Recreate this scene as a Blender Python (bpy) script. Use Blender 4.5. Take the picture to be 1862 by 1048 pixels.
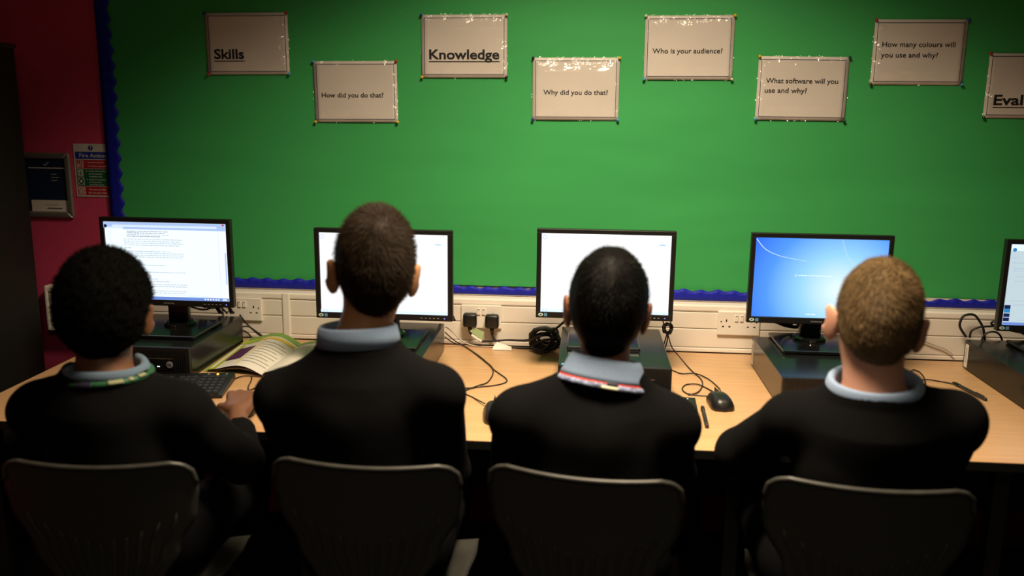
import bpy, bmesh, math, random
import numpy as np
from mathutils import Vector, Matrix, Quaternion

# ------------------------------------------------------------------ scene, camera, light
for o in list(bpy.data.objects):
    bpy.data.objects.remove(o)
SC = bpy.context.scene
COL = SC.collection
SC.view_settings.view_transform = 'Standard'
SC.view_settings.look = 'None'
SC.view_settings.gamma = 1.0
SC.view_settings.use_curve_mapping = False
SC.view_settings.exposure = 0.0

CAM = Vector((0.0, -3.1215, 1.562))
YAW, PITCH, ROLL = math.radians(4.591), math.radians(11.535), math.radians(0.682)
fwd = Vector((-math.sin(YAW) * math.cos(PITCH), math.cos(YAW) * math.cos(PITCH), -math.sin(PITCH)))
rgt = Vector((math.cos(YAW), math.sin(YAW), 0))
upv = rgt.cross(fwd)
r2 = rgt * math.cos(ROLL) + upv * math.sin(ROLL)
u2 = upv * math.cos(ROLL) - rgt * math.sin(ROLL)
cam_d = bpy.data.cameras.new('camera')
cam = bpy.data.objects.new('camera', cam_d)
COL.objects.link(cam)
M = Matrix.Identity(4)
for i in range(3):
    M[i][0], M[i][1], M[i][2], M[i][3] = r2[i], u2[i], -fwd[i], CAM[i]
cam.matrix_world = M
cam_d.sensor_width = 36.0
cam_d.lens = 36.0 * 1597.6 / 1862.0
cam_d.clip_start = 0.05
cam_d.dof.use_dof = True
cam_d.dof.focus_distance = 2.95
cam_d.dof.aperture_fstop = 1.7
cam_d.dof.aperture_blades = 0
SC.camera = cam

world = bpy.data.worlds.new('world')
SC.world = world
world.use_nodes = True
world.node_tree.nodes['Background'].inputs[0].default_value = (0.9, 0.8, 0.7, 1)
world.node_tree.nodes['Background'].inputs[1].default_value = 0.004

def area(name, loc, aim, sx, sy, power, col, spread):
    d = bpy.data.lights.new(name, 'AREA')
    d.shape = 'RECTANGLE'; d.size = sx; d.size_y = sy
    d.energy = power; d.color = col; d.spread = math.radians(spread)
    o = bpy.data.objects.new(name, d); COL.objects.link(o)
    o.location = loc
    o.rotation_euler = (Vector(aim) - Vector(loc)).to_track_quat('-Z', 'Y').to_euler()
    return o
# louvred ceiling panel over the row of seats
area('panel_or_fill_lamp', (0.08, -1.27, 2.66), (0.08, -1.12, 0.0), 0.60, 0.60, 55, (1.0, 0.80, 0.56), 124)

# unseen weak fill light added further back, lifts chair backs and necks
area('panel_or_fill_lamp', (0.1, -3.3, 2.66), (0.0, -2.4, 0.0), 0.60, 0.60, 6.5, (1.0, 0.82, 0.58), 150)

# ------------------------------------------------------------------ materials
def nodes_of(name):
    m = bpy.data.materials.new(name); m.use_nodes = True
    nt = m.node_tree
    return m, nt, nt.nodes['Principled BSDF']
def lnk(nt, a, b): nt.links.new(a, b)
def N(nt, t, **kw):
    n = nt.nodes.new(t)
    for k, v in kw.items():
        if k in n.inputs: n.inputs[k].default_value = v
        else: setattr(n, k, v)
    return n
def coords(nt, scale=(1, 1, 1)):
    tc = N(nt, 'ShaderNodeTexCoord'); mp = N(nt, 'ShaderNodeMapping')
    mp.inputs['Scale'].default_value = scale
    lnk(nt, tc.outputs['Object'], mp.inputs['Vector'])
    return mp.outputs['Vector']
def mat(name, col, rough=0.5, metal=0.0, var=0.08, nscale=30.0, stretch=(1, 1, 1), bump=0.0, bscale=None, bdist=0.002,
        coat=0.0, sheen=0.0, spec=0.5, sss=0.0, detail=4.0):
    """colour varied by noise, optional bump"""
    m, nt, b = nodes_of(name)
    v = coords(nt, stretch)
    nz = N(nt, 'ShaderNodeTexNoise', Scale=nscale, Detail=detail)
    lnk(nt, v, nz.inputs['Vector'])
    rp = N(nt, 'ShaderNodeValToRGB')
    lo = tuple(max(0, c * (1 - var)) for c in col); hi = tuple(min(1, c * (1 + var)) for c in col)
    rp.color_ramp.elements[0].position = 0.3; rp.color_ramp.elements[1].position = 0.7
    rp.color_ramp.elements[0].color = (*lo, 1); rp.color_ramp.elements[1].color = (*hi, 1)
    lnk(nt, nz.outputs['Fac'], rp.inputs['Fac']); lnk(nt, rp.outputs['Color'], b.inputs['Base Color'])
    b.inputs['Roughness'].default_value = rough; b.inputs['Metallic'].default_value = metal
    b.inputs['Coat Weight'].default_value = coat; b.inputs['Sheen Weight'].default_value = sheen
    b.inputs['Specular IOR Level'].default_value = spec
    if sss:
        b.inputs['Subsurface Weight'].default_value = sss
        b.inputs['Subsurface Radius'].default_value = (0.012, 0.005, 0.003)
    if bump:
        n2 = N(nt, 'ShaderNodeTexNoise', Scale=bscale or nscale, Detail=detail)
        lnk(nt, v, n2.inputs['Vector'])
        bp = N(nt, 'ShaderNodeBump', Strength=bump, Distance=bdist)
        lnk(nt, n2.outputs['Fac'], bp.inputs['Height']); lnk(nt, bp.outputs['Normal'], b.inputs['Normal'])
    return m
def glow(name, col, strength):
    m = bpy.data.materials.new(name); m.use_nodes = True; nt = m.node_tree
    nt.nodes.clear()
    e = N(nt, 'ShaderNodeEmission'); e.inputs[0].default_value = (*col, 1); e.inputs[1].default_value = strength
    out = N(nt, 'ShaderNodeOutputMaterial'); lnk(nt, e.outputs[0], out.inputs[0])
    return m

MT = {}
MT['pink'] = mat('wall_paint_magenta', (0.60, 0.055, 0.135), 0.6, var=0.04, nscale=6, bump=0.05, bscale=300)
MT['ceiling'] = mat('ceiling_tile_white', (0.55, 0.54, 0.5), 0.8)
MT['carpet'] = mat('carpet_charcoal', (0.02, 0.02, 0.022), 0.95, var=0.3, nscale=300)
MT['darkwall'] = mat('far_wall_paint', (0.05, 0.03, 0.035), 0.8)
MT['green'] = mat('green_backing_paper', (0.046, 0.365, 0.100), 0.62, var=0.05, nscale=2.2, stretch=(0.5, 1, 1.5), bump=0.30, bscale=2.4, bdist=0.035, spec=0.25, detail=2.0)
MT['blue'] = mat('blue_border_card', (0.012, 0.017, 0.37), 0.55, var=0.08, nscale=10, bump=0.15, bscale=20, bdist=0.004, spec=0.2)
MT['cream'] = mat('cream_frame', (0.78, 0.72, 0.60), 0.5)
MT['plastic_white'] = mat('white_trunking_plastic', (0.80, 0.745, 0.66), 0.38, var=0.015, nscale=5)
MT['socket'] = mat('white_socket_plastic', (0.82, 0.77, 0.69), 0.28, var=0.01)
MT['rail'] = mat('trunking_rail_plastic', (0.84, 0.79, 0.71), 0.3, var=0.01)
MT['hole'] = mat('socket_slot_dark', (0.01, 0.009, 0.008), 0.7)
MT['black'] = mat('black_plastic', (0.008, 0.008, 0.008), 0.38, var=0.1, nscale=200)
MT['black_gloss'] = mat('black_gloss_plastic', (0.006, 0.006, 0.006), 0.16, var=0.1)
MT['case'] = mat('black_case_steel', (0.008, 0.009, 0.009), 0.22, var=0.1, nscale=400, spec=0.35, bump=0.05, bscale=900, bdist=0.0003)
MT['rubber'] = mat('black_cable_rubber', (0.010, 0.0085, 0.008), 0.5, var=0.1)
MT['brown_cable'] = mat('dark_brown_thin_cable', (0.018, 0.011, 0.008), 0.45, var=0.1)
MT['grey_cable'] = mat('pale_grey_cable', (0.50, 0.46, 0.40), 0.5)
MT['metal'] = mat('dark_steel', (0.05, 0.05, 0.05), 0.4, metal=0.8)
MT['chrome'] = mat('chrome', (0.75, 0.73, 0.70), 0.2, metal=1.0)
MT['silver'] = mat('silver_snap_frame', (0.42, 0.40, 0.36), 0.35, metal=0.75, var=0.03)
MT['navy_print'] = mat('navy_print', (0.012, 0.020, 0.055), 0.35)
MT['paper'] = mat('white_paper', (0.66, 0.61, 0.555), 0.6, var=0.015, nscale=4)
MT['ink'] = mat('black_ink', (0.008, 0.008, 0.01), 0.6)
MT['rule'] = mat('navy_ink_rule', (0.03, 0.03, 0.11), 0.6)
MT['cab'] = mat('dark_cupboard_laminate', (0.006, 0.0045, 0.0035), 0.6, var=0.25, nscale=12, stretch=(6, 6, 0.5))
MT['chair'] = mat('charcoal_polypropylene', (0.034, 0.034, 0.029), 0.5, var=0.08, nscale=300, bump=0.1, bscale=700, bdist=0.0004)
MT['rim'] = mat('highlight_grey_chair_edge', (0.038, 0.037, 0.032), 0.42, var=0.2)  # paler grey puts the highlight along the top lip into the colour
MT['jumper'] = mat('black_knit', (0.0034, 0.0034, 0.0038), 0.95, var=0.25, nscale=350, bump=0.35, bscale=420, bdist=0.001, spec=0.08)
MT['trouser'] = mat('charcoal_trouser', (0.004, 0.004, 0.005), 0.95, var=0.2, nscale=300, spec=0.05)
MT['shoe'] = mat('black_shoe_leather', (0.008, 0.008, 0.008), 0.4)
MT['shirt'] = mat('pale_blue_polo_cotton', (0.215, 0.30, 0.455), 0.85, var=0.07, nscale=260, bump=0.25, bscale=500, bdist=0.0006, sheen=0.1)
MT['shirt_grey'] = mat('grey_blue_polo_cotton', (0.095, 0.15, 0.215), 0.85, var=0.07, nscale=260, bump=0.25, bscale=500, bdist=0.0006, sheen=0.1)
MT['sclera'] = mat('eye_white', (0.75, 0.72, 0.68), 0.2)
MT['iris'] = mat('eye_iris', (0.03, 0.018, 0.01), 0.2)
MT['sign_white'] = mat('sign_white', (0.62, 0.58, 0.52), 0.4)
MT['sign_blue'] = mat('sign_blue', (0.018, 0.035, 0.33), 0.4)
MT['sign_red'] = mat('sign_red', (0.42, 0.015, 0.03), 0.4)
MT['sign_green'] = mat('sign_green', (0.006, 0.095, 0.045), 0.4)
MT['label'] = mat('white_label', (0.72, 0.69, 0.62), 0.5, var=0.05)
MT['tag_green'] = mat('pale_green_tag', (0.36, 0.48, 0.25), 0.6)
MT['sticker_blue'] = mat('blue_sticker', (0.10, 0.26, 0.46), 0.3)
MT['sticker_white'] = mat('white_green_sticker', (0.45, 0.62, 0.55), 0.3)
MT['logo'] = mat('grey_logo_print', (0.30, 0.30, 0.31), 0.35, metal=0.3)
MT['lime'] = mat('lime_print', (0.38, 0.48, 0.03), 0.45)
MT['leafgreen'] = mat('leaf_green_print', (0.16, 0.34, 0.04), 0.45)
MT['yellow_print'] = mat('yellow_print', (0.72, 0.53, 0.05), 0.45)
MT['purple_print'] = mat('purple_print', (0.09, 0.022, 0.09), 0.45)
MT['page'] = mat('book_page', (0.74, 0.70, 0.63), 0.45, var=0.03, nscale=8)
MT['grey_print'] = mat('grey_text_print', (0.42, 0.40, 0.38), 0.5)
MT['stylus'] = mat('dark_stylus', (0.022, 0.020, 0.020), 0.4)
MT['key'] = mat('dark_key_plastic', (0.018, 0.018, 0.018), 0.5)
MT['lan_green'] = mat('green_lanyard', (0.008, 0.075, 0.028), 0.6, var=0.2, nscale=60)
MT['lan_red'] = mat('red_lanyard', (0.62, 0.05, 0.02), 0.6, var=0.1, nscale=60)
MT['lan_dark'] = mat('dark_lanyard', (0.012, 0.012, 0.03), 0.6)
MT['lan_cream'] = mat('cream_lanyard_print', (0.60, 0.58, 0.40), 0.6)
MT['lan_olive'] = mat('pale_olive_lanyard_print', (0.26, 0.28, 0.15), 0.6)
MT['rib_blue'] = mat('striped_shirt_rib', (0.20, 0.24, 0.38), 0.8, var=0.9, nscale=90)
for nm, c in dict(red=(0.50, 0.02, 0.012), blue=(0.012, 0.035, 0.30), lightblue=(0.06, 0.32, 0.62), yellow=(0.72, 0.46, 0.02),
                  white=(0.70, 0.62, 0.50), black=(0.006, 0.006, 0.006), green=(0.01, 0.06, 0.02), brown=(0.13, 0.05, 0.012)).items():
    MT['pin_' + nm] = mat('pin_' + nm, c, 0.25, var=0.02)

def wood():
    m, nt, b = nodes_of('beech_laminate')
    v = coords(nt, (1.2, 26, 26))
    n1 = N(nt, 'ShaderNodeTexNoise', Scale=2.4, Detail=5.0, Roughness=0.6); lnk(nt, v, n1.inputs['Vector'])
    rp = N(nt, 'ShaderNodeValToRGB'); e = rp.color_ramp.elements
    e[0].position = 0.25; e[0].color = (0.54, 0.305, 0.142, 1); e[1].position = 0.75; e[1].color = (0.71, 0.43, 0.22, 1)
    lnk(nt, n1.outputs['Fac'], rp.inputs['Fac'])
    v2 = coords(nt, (9, 140, 140))
    n2 = N(nt, 'ShaderNodeTexNoise', Scale=2.0, Detail=2.0); lnk(nt, v2, n2.inputs['Vector'])
    mx = N(nt, 'ShaderNodeMixRGB', blend_type='MULTIPLY'); mx.inputs[0].default_value = 0.25
    lnk(nt, rp.outputs['Color'], mx.inputs[1]); lnk(nt, n2.outputs['Color'], mx.inputs[2])
    g = N(nt, 'ShaderNodeMixRGB', blend_type='MIX'); g.inputs[0].default_value = 0.12
    lnk(nt, mx.outputs[0], g.inputs[1]); g.inputs[2].default_value = (0.6, 0.38, 0.2, 1)
    lnk(nt, g.outputs[0], b.inputs['Base Color'])
    b.inputs['Roughness'].default_value = 0.36
    return m
MT['wood'] = wood()

def laminate():
    m = bpy.data.materials.new('clear_laminate'); m.use_nodes = True; nt = m.node_tree; nt.nodes.clear()
    v = coords(nt, (1, 1, 1))
    nz = N(nt, 'ShaderNodeTexNoise', Scale=16.0, Detail=3.0, Roughness=0.6); lnk(nt, v, nz.inputs['Vector'])
    # the pouch is wavy near its edges and flat over the print
    tc = N(nt, 'ShaderNodeTexCoord'); ab = N(nt, 'ShaderNodeVectorMath', operation='ABSOLUTE'); lnk(nt, tc.outputs['Object'], ab.inputs[0])
    sx = N(nt, 'ShaderNodeSeparateXYZ'); lnk(nt, ab.outputs[0], sx.inputs[0])
    mx1 = N(nt, 'ShaderNodeMapRange'); mx1.inputs[1].default_value = .105; mx1.inputs[2].default_value = .15; lnk(nt, sx.outputs['X'], mx1.inputs[0])
    mx2 = N(nt, 'ShaderNodeMapRange'); mx2.inputs[1].default_value = .060; mx2.inputs[2].default_value = .105; lnk(nt, sx.outputs['Z'], mx2.inputs[0])
    mm = N(nt, 'ShaderNodeMath', operation='MAXIMUM'); lnk(nt, mx1.outputs[0], mm.inputs[0]); lnk(nt, mx2.outputs[0], mm.inputs[1])
    ml = N(nt, 'ShaderNodeMath', operation='MULTIPLY'); lnk(nt, mm.outputs[0], ml.inputs[0]); lnk(nt, nz.outputs['Fac'], ml.inputs[1])
    bp = N(nt, 'ShaderNodeBump', Strength=0.9, Distance=0.045, invert=True); lnk(nt, ml.outputs[0], bp.inputs['Height'])
    gl = N(nt, 'ShaderNodeBsdfGlossy', Roughness=0.12); lnk(nt, bp.outputs['Normal'], gl.inputs['Normal'])
    tr = N(nt, 'ShaderNodeBsdfTransparent')
    mx = N(nt, 'ShaderNodeMixShader'); mx.inputs[0].default_value = 0.05
    lnk(nt, tr.outputs[0], mx.inputs[1]); lnk(nt, gl.outputs[0], mx.inputs[2])
    out = N(nt, 'ShaderNodeOutputMaterial'); lnk(nt, mx.outputs[0], out.inputs[0])
    return m
MT['laminate'] = laminate()

def skin(name, col, red):
    m, nt, b = nodes_of(name)
    v = coords(nt)
    nz = N(nt, 'ShaderNodeTexNoise', Scale=18.0, Detail=5.0); lnk(nt, v, nz.inputs['Vector'])
    rp = N(nt, 'ShaderNodeValToRGB'); e = rp.color_ramp.elements
    e[0].position = 0.35; e[0].color = (*col, 1); e[1].position = 0.8; e[1].color = (*red, 1)
    lnk(nt, nz.outputs['Fac'], rp.inputs['Fac']); lnk(nt, rp.outputs['Color'], b.inputs['Base Color'])
    n2 = N(nt, 'ShaderNodeTexNoise', Scale=400.0, Detail=2.0); lnk(nt, v, n2.inputs['Vector'])
    bp = N(nt, 'ShaderNodeBump', Strength=0.15, Distance=0.0006); lnk(nt, n2.outputs['Fac'], bp.inputs['Height']); lnk(nt, bp.outputs['Normal'], b.inputs['Normal'])
    b.inputs['Roughness'].default_value = 0.5
    b.inputs['Subsurface Weight'].default_value = 0.15
    b.inputs['Subsurface Radius'].default_value = (0.02, 0.008, 0.004)
    b.inputs['Subsurface Scale'].default_value = 1.0
    return m
def hairmat(name, dark, light, rough=0.55):
    m, nt, b = nodes_of(name)
    g = N(nt, 'ShaderNodeNewGeometry'); rp = N(nt, 'ShaderNodeValToRGB'); e = rp.color_ramp.elements
    e[0].color = (*dark, 1); e[1].color = (*light, 1)
    lnk(nt, g.outputs['Random Per Island'], rp.inputs['Fac']); lnk(nt, rp.outputs['Color'], b.inputs['Base Color'])
    b.inputs['Roughness'].default_value = rough; b.inputs['Specular IOR Level'].default_value = 0.06
    return m

# ------------------------------------------------------------------ mesh helpers
class MB:
    """collects vertices and faces for ONE mesh object"""
    def __init__(s): s.v = []; s.f = []
    def add(s, vs, fs):
        o = len(s.v); s.v += [tuple(p) for p in vs]; s.f += [tuple(i + o for i in f) for f in fs]; return s
    def box(s, x0, x1, y0, y1, z0, z1):
        vs = [(x, y, z) for x in (x0, x1) for y in (y0, y1) for z in (z0, z1)]
        return s.add(vs, [(0, 1, 3, 2), (4, 6, 7, 5), (0, 4, 5, 1), (2, 3, 7, 6), (0, 2, 6, 4), (1, 5, 7, 3)])
    def rbox(s, x0, x1, y0, y1, z0, z1, r, seg=2):
        bm = bmesh.new(); bmesh.ops.create_cube(bm, size=1)
        for v in bm.verts:
            v.co = Vector(((x0 + x1) / 2 + v.co.x * (x1 - x0), (y0 + y1) / 2 + v.co.y * (y1 - y0), (z0 + z1) / 2 + v.co.z * (z1 - z0)))
        bmesh.ops.bevel(bm, geom=bm.edges[:], offset=r, segments=seg, affect='EDGES', profile=0.5)
        bm.verts.index_update()
        s.add([v.co[:] for v in bm.verts], [[v.index for v in f.verts] for f in bm.faces]); bm.free(); return s
    def tube(s, pts, r, n=8, closed=False):
        P = [Vector(p) for p in pts]; m = len(P)
        R = r if isinstance(r, (list, tuple)) else [r] * m
        vs = []; prev = None
        for i, p in enumerate(P):
            a = P[i - 1] if (i > 0 or closed) else p; b = P[(i + 1) % m] if (i < m - 1 or closed) else p
            t = (b - a).normalized()
            if prev is None:
                ref = Vector((0, 0, 1)) if abs(t.z) < 0.9 else Vector((1, 0, 0)); nn = (ref - t * ref.dot(t)).normalized()
            else:
                nn = prev - t * prev.dot(t)
                nn = nn.normalized() if nn.length > 1e-6 else prev
            prev = nn; bb = t.cross(nn)
            for k in range(n):
                a_ = 2 * math.pi * k / n; vs.append(p + nn * (R[i] * math.cos(a_)) + bb * (R[i] * math.sin(a_)))
        fs = []
        for i in range(m if closed else m - 1):
            for k in range(n):
                a0 = i * n + k; a1 = i * n + (k + 1) % n; b0 = ((i + 1) % m) * n + k; b1 = ((i + 1) % m) * n + (k + 1) % n
                fs.append((a0, a1, b1, b0))
        if not closed:
            fs.append(tuple(range(n - 1, -1, -1))); fs.append(tuple((m - 1) * n + k for k in range(n)))
        return s.add(vs, fs)
    def grid(s, P, flip=False):
        """P[i][j] points"""
        nu, nv = len(P), len(P[0]); vs = [p for row in P for p in row]; fs = []
        for i in range(nu - 1):
            for j in range(nv - 1):
                q = (i * nv + j, (i + 1) * nv + j, (i + 1) * nv + j + 1, i * nv + j + 1)
                fs.append(q[::-1] if flip else q)
        return s.add(vs, fs)
    def lathe(s, prof, c, axis=(0, 0, 1), n=20):
        """prof: (radius, height) along axis from c"""
        q = Vector((0, 0, 1)).rotation_difference(Vector(axis)); c = Vector(c); vs = []; m = len(prof)
        for r, h in prof:
            for k in range(n):
                a = 2 * math.pi * k / n; vs.append(c + q @ Vector((r * math.cos(a), r * math.sin(a), h)))
        fs = [(i * n + k, i * n + (k + 1) % n, (i + 1) * n + (k + 1) % n, (i + 1) * n + k) for i in range(m - 1) for k in range(n)]
        fs += [tuple(range(n - 1, -1, -1)), tuple((m - 1) * n + k for k in range(n))]
        return s.add(vs, fs)
    def prism(s, poly, y0, y1):
        """poly of (x,z), extruded along y"""
        n = len(poly)
        vs = [(x, y0, z) for x, z in poly] + [(x, y1, z) for x, z in poly]
        fs = [tuple(range(n - 1, -1, -1)), tuple(range(n, 2 * n))] + [(i, (i + 1) % n, n + (i + 1) % n, n + i) for i in range(n)]
        return s.add(vs, fs)
    def mesh(s, name):
        me = bpy.data.meshes.new(name); me.from_pydata(s.v, [], s.f); me.update(); return me

def fix_normals(me):
    bm = bmesh.new(); bm.from_mesh(me); bmesh.ops.recalc_face_normals(bm, faces=bm.faces[:]); bm.to_mesh(me); bm.free()
def obj(name, mb, m, parent=None, smooth=False, fix=True):
    me = mb.mesh(name) if isinstance(mb, MB) else mb
    if fix: fix_normals(me)
    if smooth: me.polygons.foreach_set('use_smooth', [True] * len(me.polygons))
    me.materials.append(MT[m] if isinstance(m, str) else m)
    o = bpy.data.objects.new(name, me); COL.objects.link(o)
    if parent is not None: o.parent = parent
    return o
def tag(o, label=None, cat=None, group=None, kind=None):
    if label: o['label'] = label
    if cat: o['category'] = cat
    if group: o['group'] = group
    if kind: o['kind'] = kind
    return o
def thing(name, loc, label, cat, group=None, rz=0.0):
    o = bpy.data.objects.new(name, None); COL.objects.link(o); o.location = loc; o.rotation_euler = (0, 0, rz)
    o.empty_display_size = 0.05
    return tag(o, label, cat, group)
def spline(pts, per=8):
    """Catmull-Rom through pts"""
    P = [Vector(p) for p in pts]; out = []
    for i in range(len(P) - 1):
        p0 = P[max(i - 1, 0)]; p1 = P[i]; p2 = P[i + 1]; p3 = P[min(i + 2, len(P) - 1)]
        for k in range(per):
            t = k / per
            out.append(0.5 * ((2 * p1) + (p2 - p0) * t + (2 * p0 - 5 * p1 + 4 * p2 - p3) * t * t + (3 * p1 - p0 - 3 * p2 + p3) * t ** 3))
    out.append(P[-1]); return out
def sub(p, o): return tuple(a - b for a, b in zip(p, o))
def text_mb(body, width=None, cap=None, bold=0.0, align='LEFT'):
    """flat lettering in the x,z plane (y=0), baseline at z=0, left at x=0; scaled to cap height and width"""
    cu = bpy.data.curves.new('lettering', 'FONT'); cu.body = body; cu.size = 1.0; cu.offset = bold; cu.resolution_u = 3
    ob = bpy.data.objects.new('lettering', cu); COL.objects.link(ob)
    bpy.context.view_layer.update()
    me = bpy.data.meshes.new_from_object(ob.evaluated_get(bpy.context.evaluated_depsgraph_get()))
    bpy.data.objects.remove(ob)
    co = np.array([v.co[:] for v in me.vertices]); fs = [tuple(p.vertices) for p in me.polygons]
    x0, x1 = co[:, 0].min(), co[:, 0].max()
    sz = (cap / 0.72) if cap else 1.0
    sx = (width / (x1 - x0)) if width else sz
    mb = MB(); mb.add([((x - x0) * sx, 0.0, y * sz) for x, y, _ in co], fs)
    bpy.data.meshes.remove(me)
    return mb
def shift(mb, dx=0, dy=0, dz=0):
    mb.v = [(x + dx, y + dy, z + dz) for x, y, z in mb.v]; return mb
def quad(x0, x1, z0, z1, y): return MB().add([(x0, y, z0), (x1, y, z0), (x1, y, z1), (x0, y, z1)], [(0, 1, 2, 3)])
def ring(x0, x1, z0, z1, t, y0, y1):
    """rectangular frame lying in x,z with border t"""
    mb = MB()
    mb.box(x0, x1, y0, y1, z1 - t, z1); mb.box(x0, x1, y0, y1, z0, z0 + t)
    mb.box(x0, x0 + t, y0, y1, z0 + t, z1 - t); mb.box(x1 - t, x1, y0, y1, z0 + t, z1 - t); return mb

# ------------------------------------------------------------------ the room
def struct(name, mb, m): return tag(obj(name, mb, m), kind='structure')
XL, XR, YB, ZC = -2.75, 3.4, -4.3, 2.72
struct('floor', MB().box(XL - .1, XR + .1, YB - .1, .1, -.1, 0), 'carpet')
struct('ceiling', MB().box(XL - .1, XR + .1, YB - .1, .1, ZC, ZC + .1), 'ceiling')
struct('wall_back', MB().box(XL - .1, XR + .1, 0, .1, 0, ZC), 'pink')
struct('wall_left', MB().box(XL - .1, XL, YB, 0, 0, ZC), 'pink')
struct('wall_right', MB().box(XR, XR + .1, YB, 0, 0, ZC), 'darkwall')
struct('wall_front', MB().box(XL - .1, XR + .1, YB - .1, YB, 0, ZC), 'darkwall')

# display board ------------------------------------------------------
BX0, BX1, BZ0, BZ1 = -1.716, 2.95, 0.8945, 2.16
board = thing('display_board', (0.6, 0, BZ0), 'wide display board covered in green paper with a blue scalloped border', 'display board')
bo = (0.6, 0, BZ0)
rnd = random.Random(4)
nx, nz = 120, 40
P = []
ph = [(rnd.uniform(1.2, 7), rnd.uniform(-5, 5), rnd.uniform(0, 6.28), rnd.uniform(.0004, .0012)) for _ in range(10)]
for i in range(nx + 1):
    x = BX0 + (BX1 - BX0) * i / nx; col = []
    for j in range(nz + 1):
        z = 0.931 + (BZ1 - 0.931) * j / nz
        w = sum(a * math.sin(kx * x + kz * z + p) for kx, kz, p, a in ph)
        col.append((x - bo[0], -0.0075 + w * 0.55, z - bo[2]))
    P.append(col)
obj('green_paper', MB().grid(P), 'green', board, smooth=True, fix=False)
obj('backing_panel', MB().box(BX0 - bo[0], BX1 - bo[0], -.0045, -.0002, .004, BZ1 - bo[2]), 'cream', board)
obj('bottom_ledge', MB().rbox(BX0 - bo[0], BX1 - bo[0], -.012, -.0002, 0, .012, .003), 'cream', board)
# vertical border strip: straight outer edge, scalloped inner edge
vz = [0.900 + i * 0.006 for i in range(int((BZ1 - 0.900) / 0.006))]
P = [[(-1.743 - bo[0] + u * (0.0545 + 0.0062 * math.sin(2 * math.pi * (z - 1.2) / 0.0545 + .9) + .002 * math.sin(z * 9)),
       -0.0125 - 0.002 * u * (1.2 + math.sin(z * 14)), z - bo[2]) for u in (0, .35, .7, 1)] for z in vz]
b1 = MB().grid(P)
ob1 = obj('border_strip', b1, 'blue', board, smooth=True, fix=False)
sm = ob1.modifiers.new('card', 'SOLIDIFY'); sm.thickness = 0.0008
# bottom border strip, scalloped top edge, rippled
P = []
i = 0
x = -1.743
while x < BX1:
    base = 0.037 + 0.005 * math.sin(x * 2.1 + 1.0) - (0.004 if x > .3 else 0) + (0.004 if x < -.8 else 0) - 0.011 * max(0, 1 - ((x + .27) / .26) ** 4) - 0.006 * max(0, 1 - ((x - 1.2) / .08) ** 2)
    top = base + 0.0036 * math.sin(2 * math.pi * x / 0.0585) + 0.0015 * math.sin(x * 41)
    rip = 0.0028 * math.sin(2 * math.pi * x / 0.0585 + .6)
    P.append([(x - bo[0], -0.0135 - (0.3 + .7 * t) * abs(rip) - .004 * math.sin(t * 3.14), .0045 + t * top) for t in (0, .33, .66, 1)])
    x += 0.0065
ob2 = obj('border_strip', MB().grid(P), 'blue', board, smooth=True, fix=False)
sm = ob2.modifiers.new('card', 'SOLIDIFY'); sm.thickness = 0.0008

# dado trunking -------------------------------------------------------
TX0, TX1 = -1.998, 3.36
tr = thing('cable_trunking', (0, -0.03, 0.716), 'long white plastic cable trunking along the wall behind the desk', 'trunking')
to = (0, -0.03, 0.716)
def tbox(name, x0, x1, y0, y1, z0, z1, m, r=0.003):
    return obj(name, MB().rbox(x0 - to[0], x1 - to[0], y0 - to[1], y1 - to[1], z0 - to[2], z1 - to[2], r), m, tr)
tbox('back_channel', TX0 + .002, TX1, -.052, -.001, .722, .888, 'plastic_white')
tbox('top_rail', TX0, TX1, -.060, -.0005, .868, .893, 'rail', .006)
tbox('bottom_rail', TX0, TX1, -.060, -.045, .7215, .737, 'rail', .003)
for (a, b) in ((TX0 + .012, -1.082), (-1.068, TX1)):
    tbox('upper_cover', a, b, -.0585, -.045, .8075, .8665, 'plastic_white')
    tbox('lower_cover', a, b, -.0585, -.045, .7385, .8055, 'plastic_white')
tbox('joint_cover', -1.089, -1.061, -.0635, -.045, .7225, .8936, 'rail', .004)
tbox('end_cap', TX0 - .003, TX0 + .010, -.0615, -.001, .7225, .8938, 'rail', .004)

# sockets
def socket(cx, cz, label, swl):
    t = thing('wall_socket', (cx, -.059, cz), label, 'socket', 'double power sockets on the trunking')
    obj('faceplate', MB().rbox(-.073, .073, -.0095, 0, -.043, .043, .003), 'socket', t)
    for sx in (-.043, .043):
        for (dx, dz, w, h) in ((0, .010, .0042, .0088), (-.0112, -.0115, .0070, .0040), (.0112, -.0115, .0070, .0040)):
            obj('slot', MB().box(sx + dx - w / 2, sx + dx + w / 2, -.0102, -.0088, dz - h / 2, dz + h / 2), 'hole', t)
        obj('screw', MB().lathe([(.0025, 0), (.0025, .0012)], (sx * 1.42, -.009, .006), (0, -1, 0), 10), 'metal', t)
    for dx in swl:
        s = obj('switch', MB().rbox(dx - .0062, dx + .0062, -.0135, -.008, .008, .030, .0015), 'socket', t)
        obj('switch_mark', MB().box(dx - .004, dx + .004, -.0137, -.0132, .0265, .0288), 'hole', s)
    return t
socket(-1.2375, .829, 'empty white double socket on the trunking above the open book', (-.009, .009))
socket(-.355, .8275, 'white double socket with two black plugs pushed in', (-.009, .009))
socket(.555, .8315, 'white double socket half hidden by the blue screen monitor', (-.009, .009))

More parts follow.
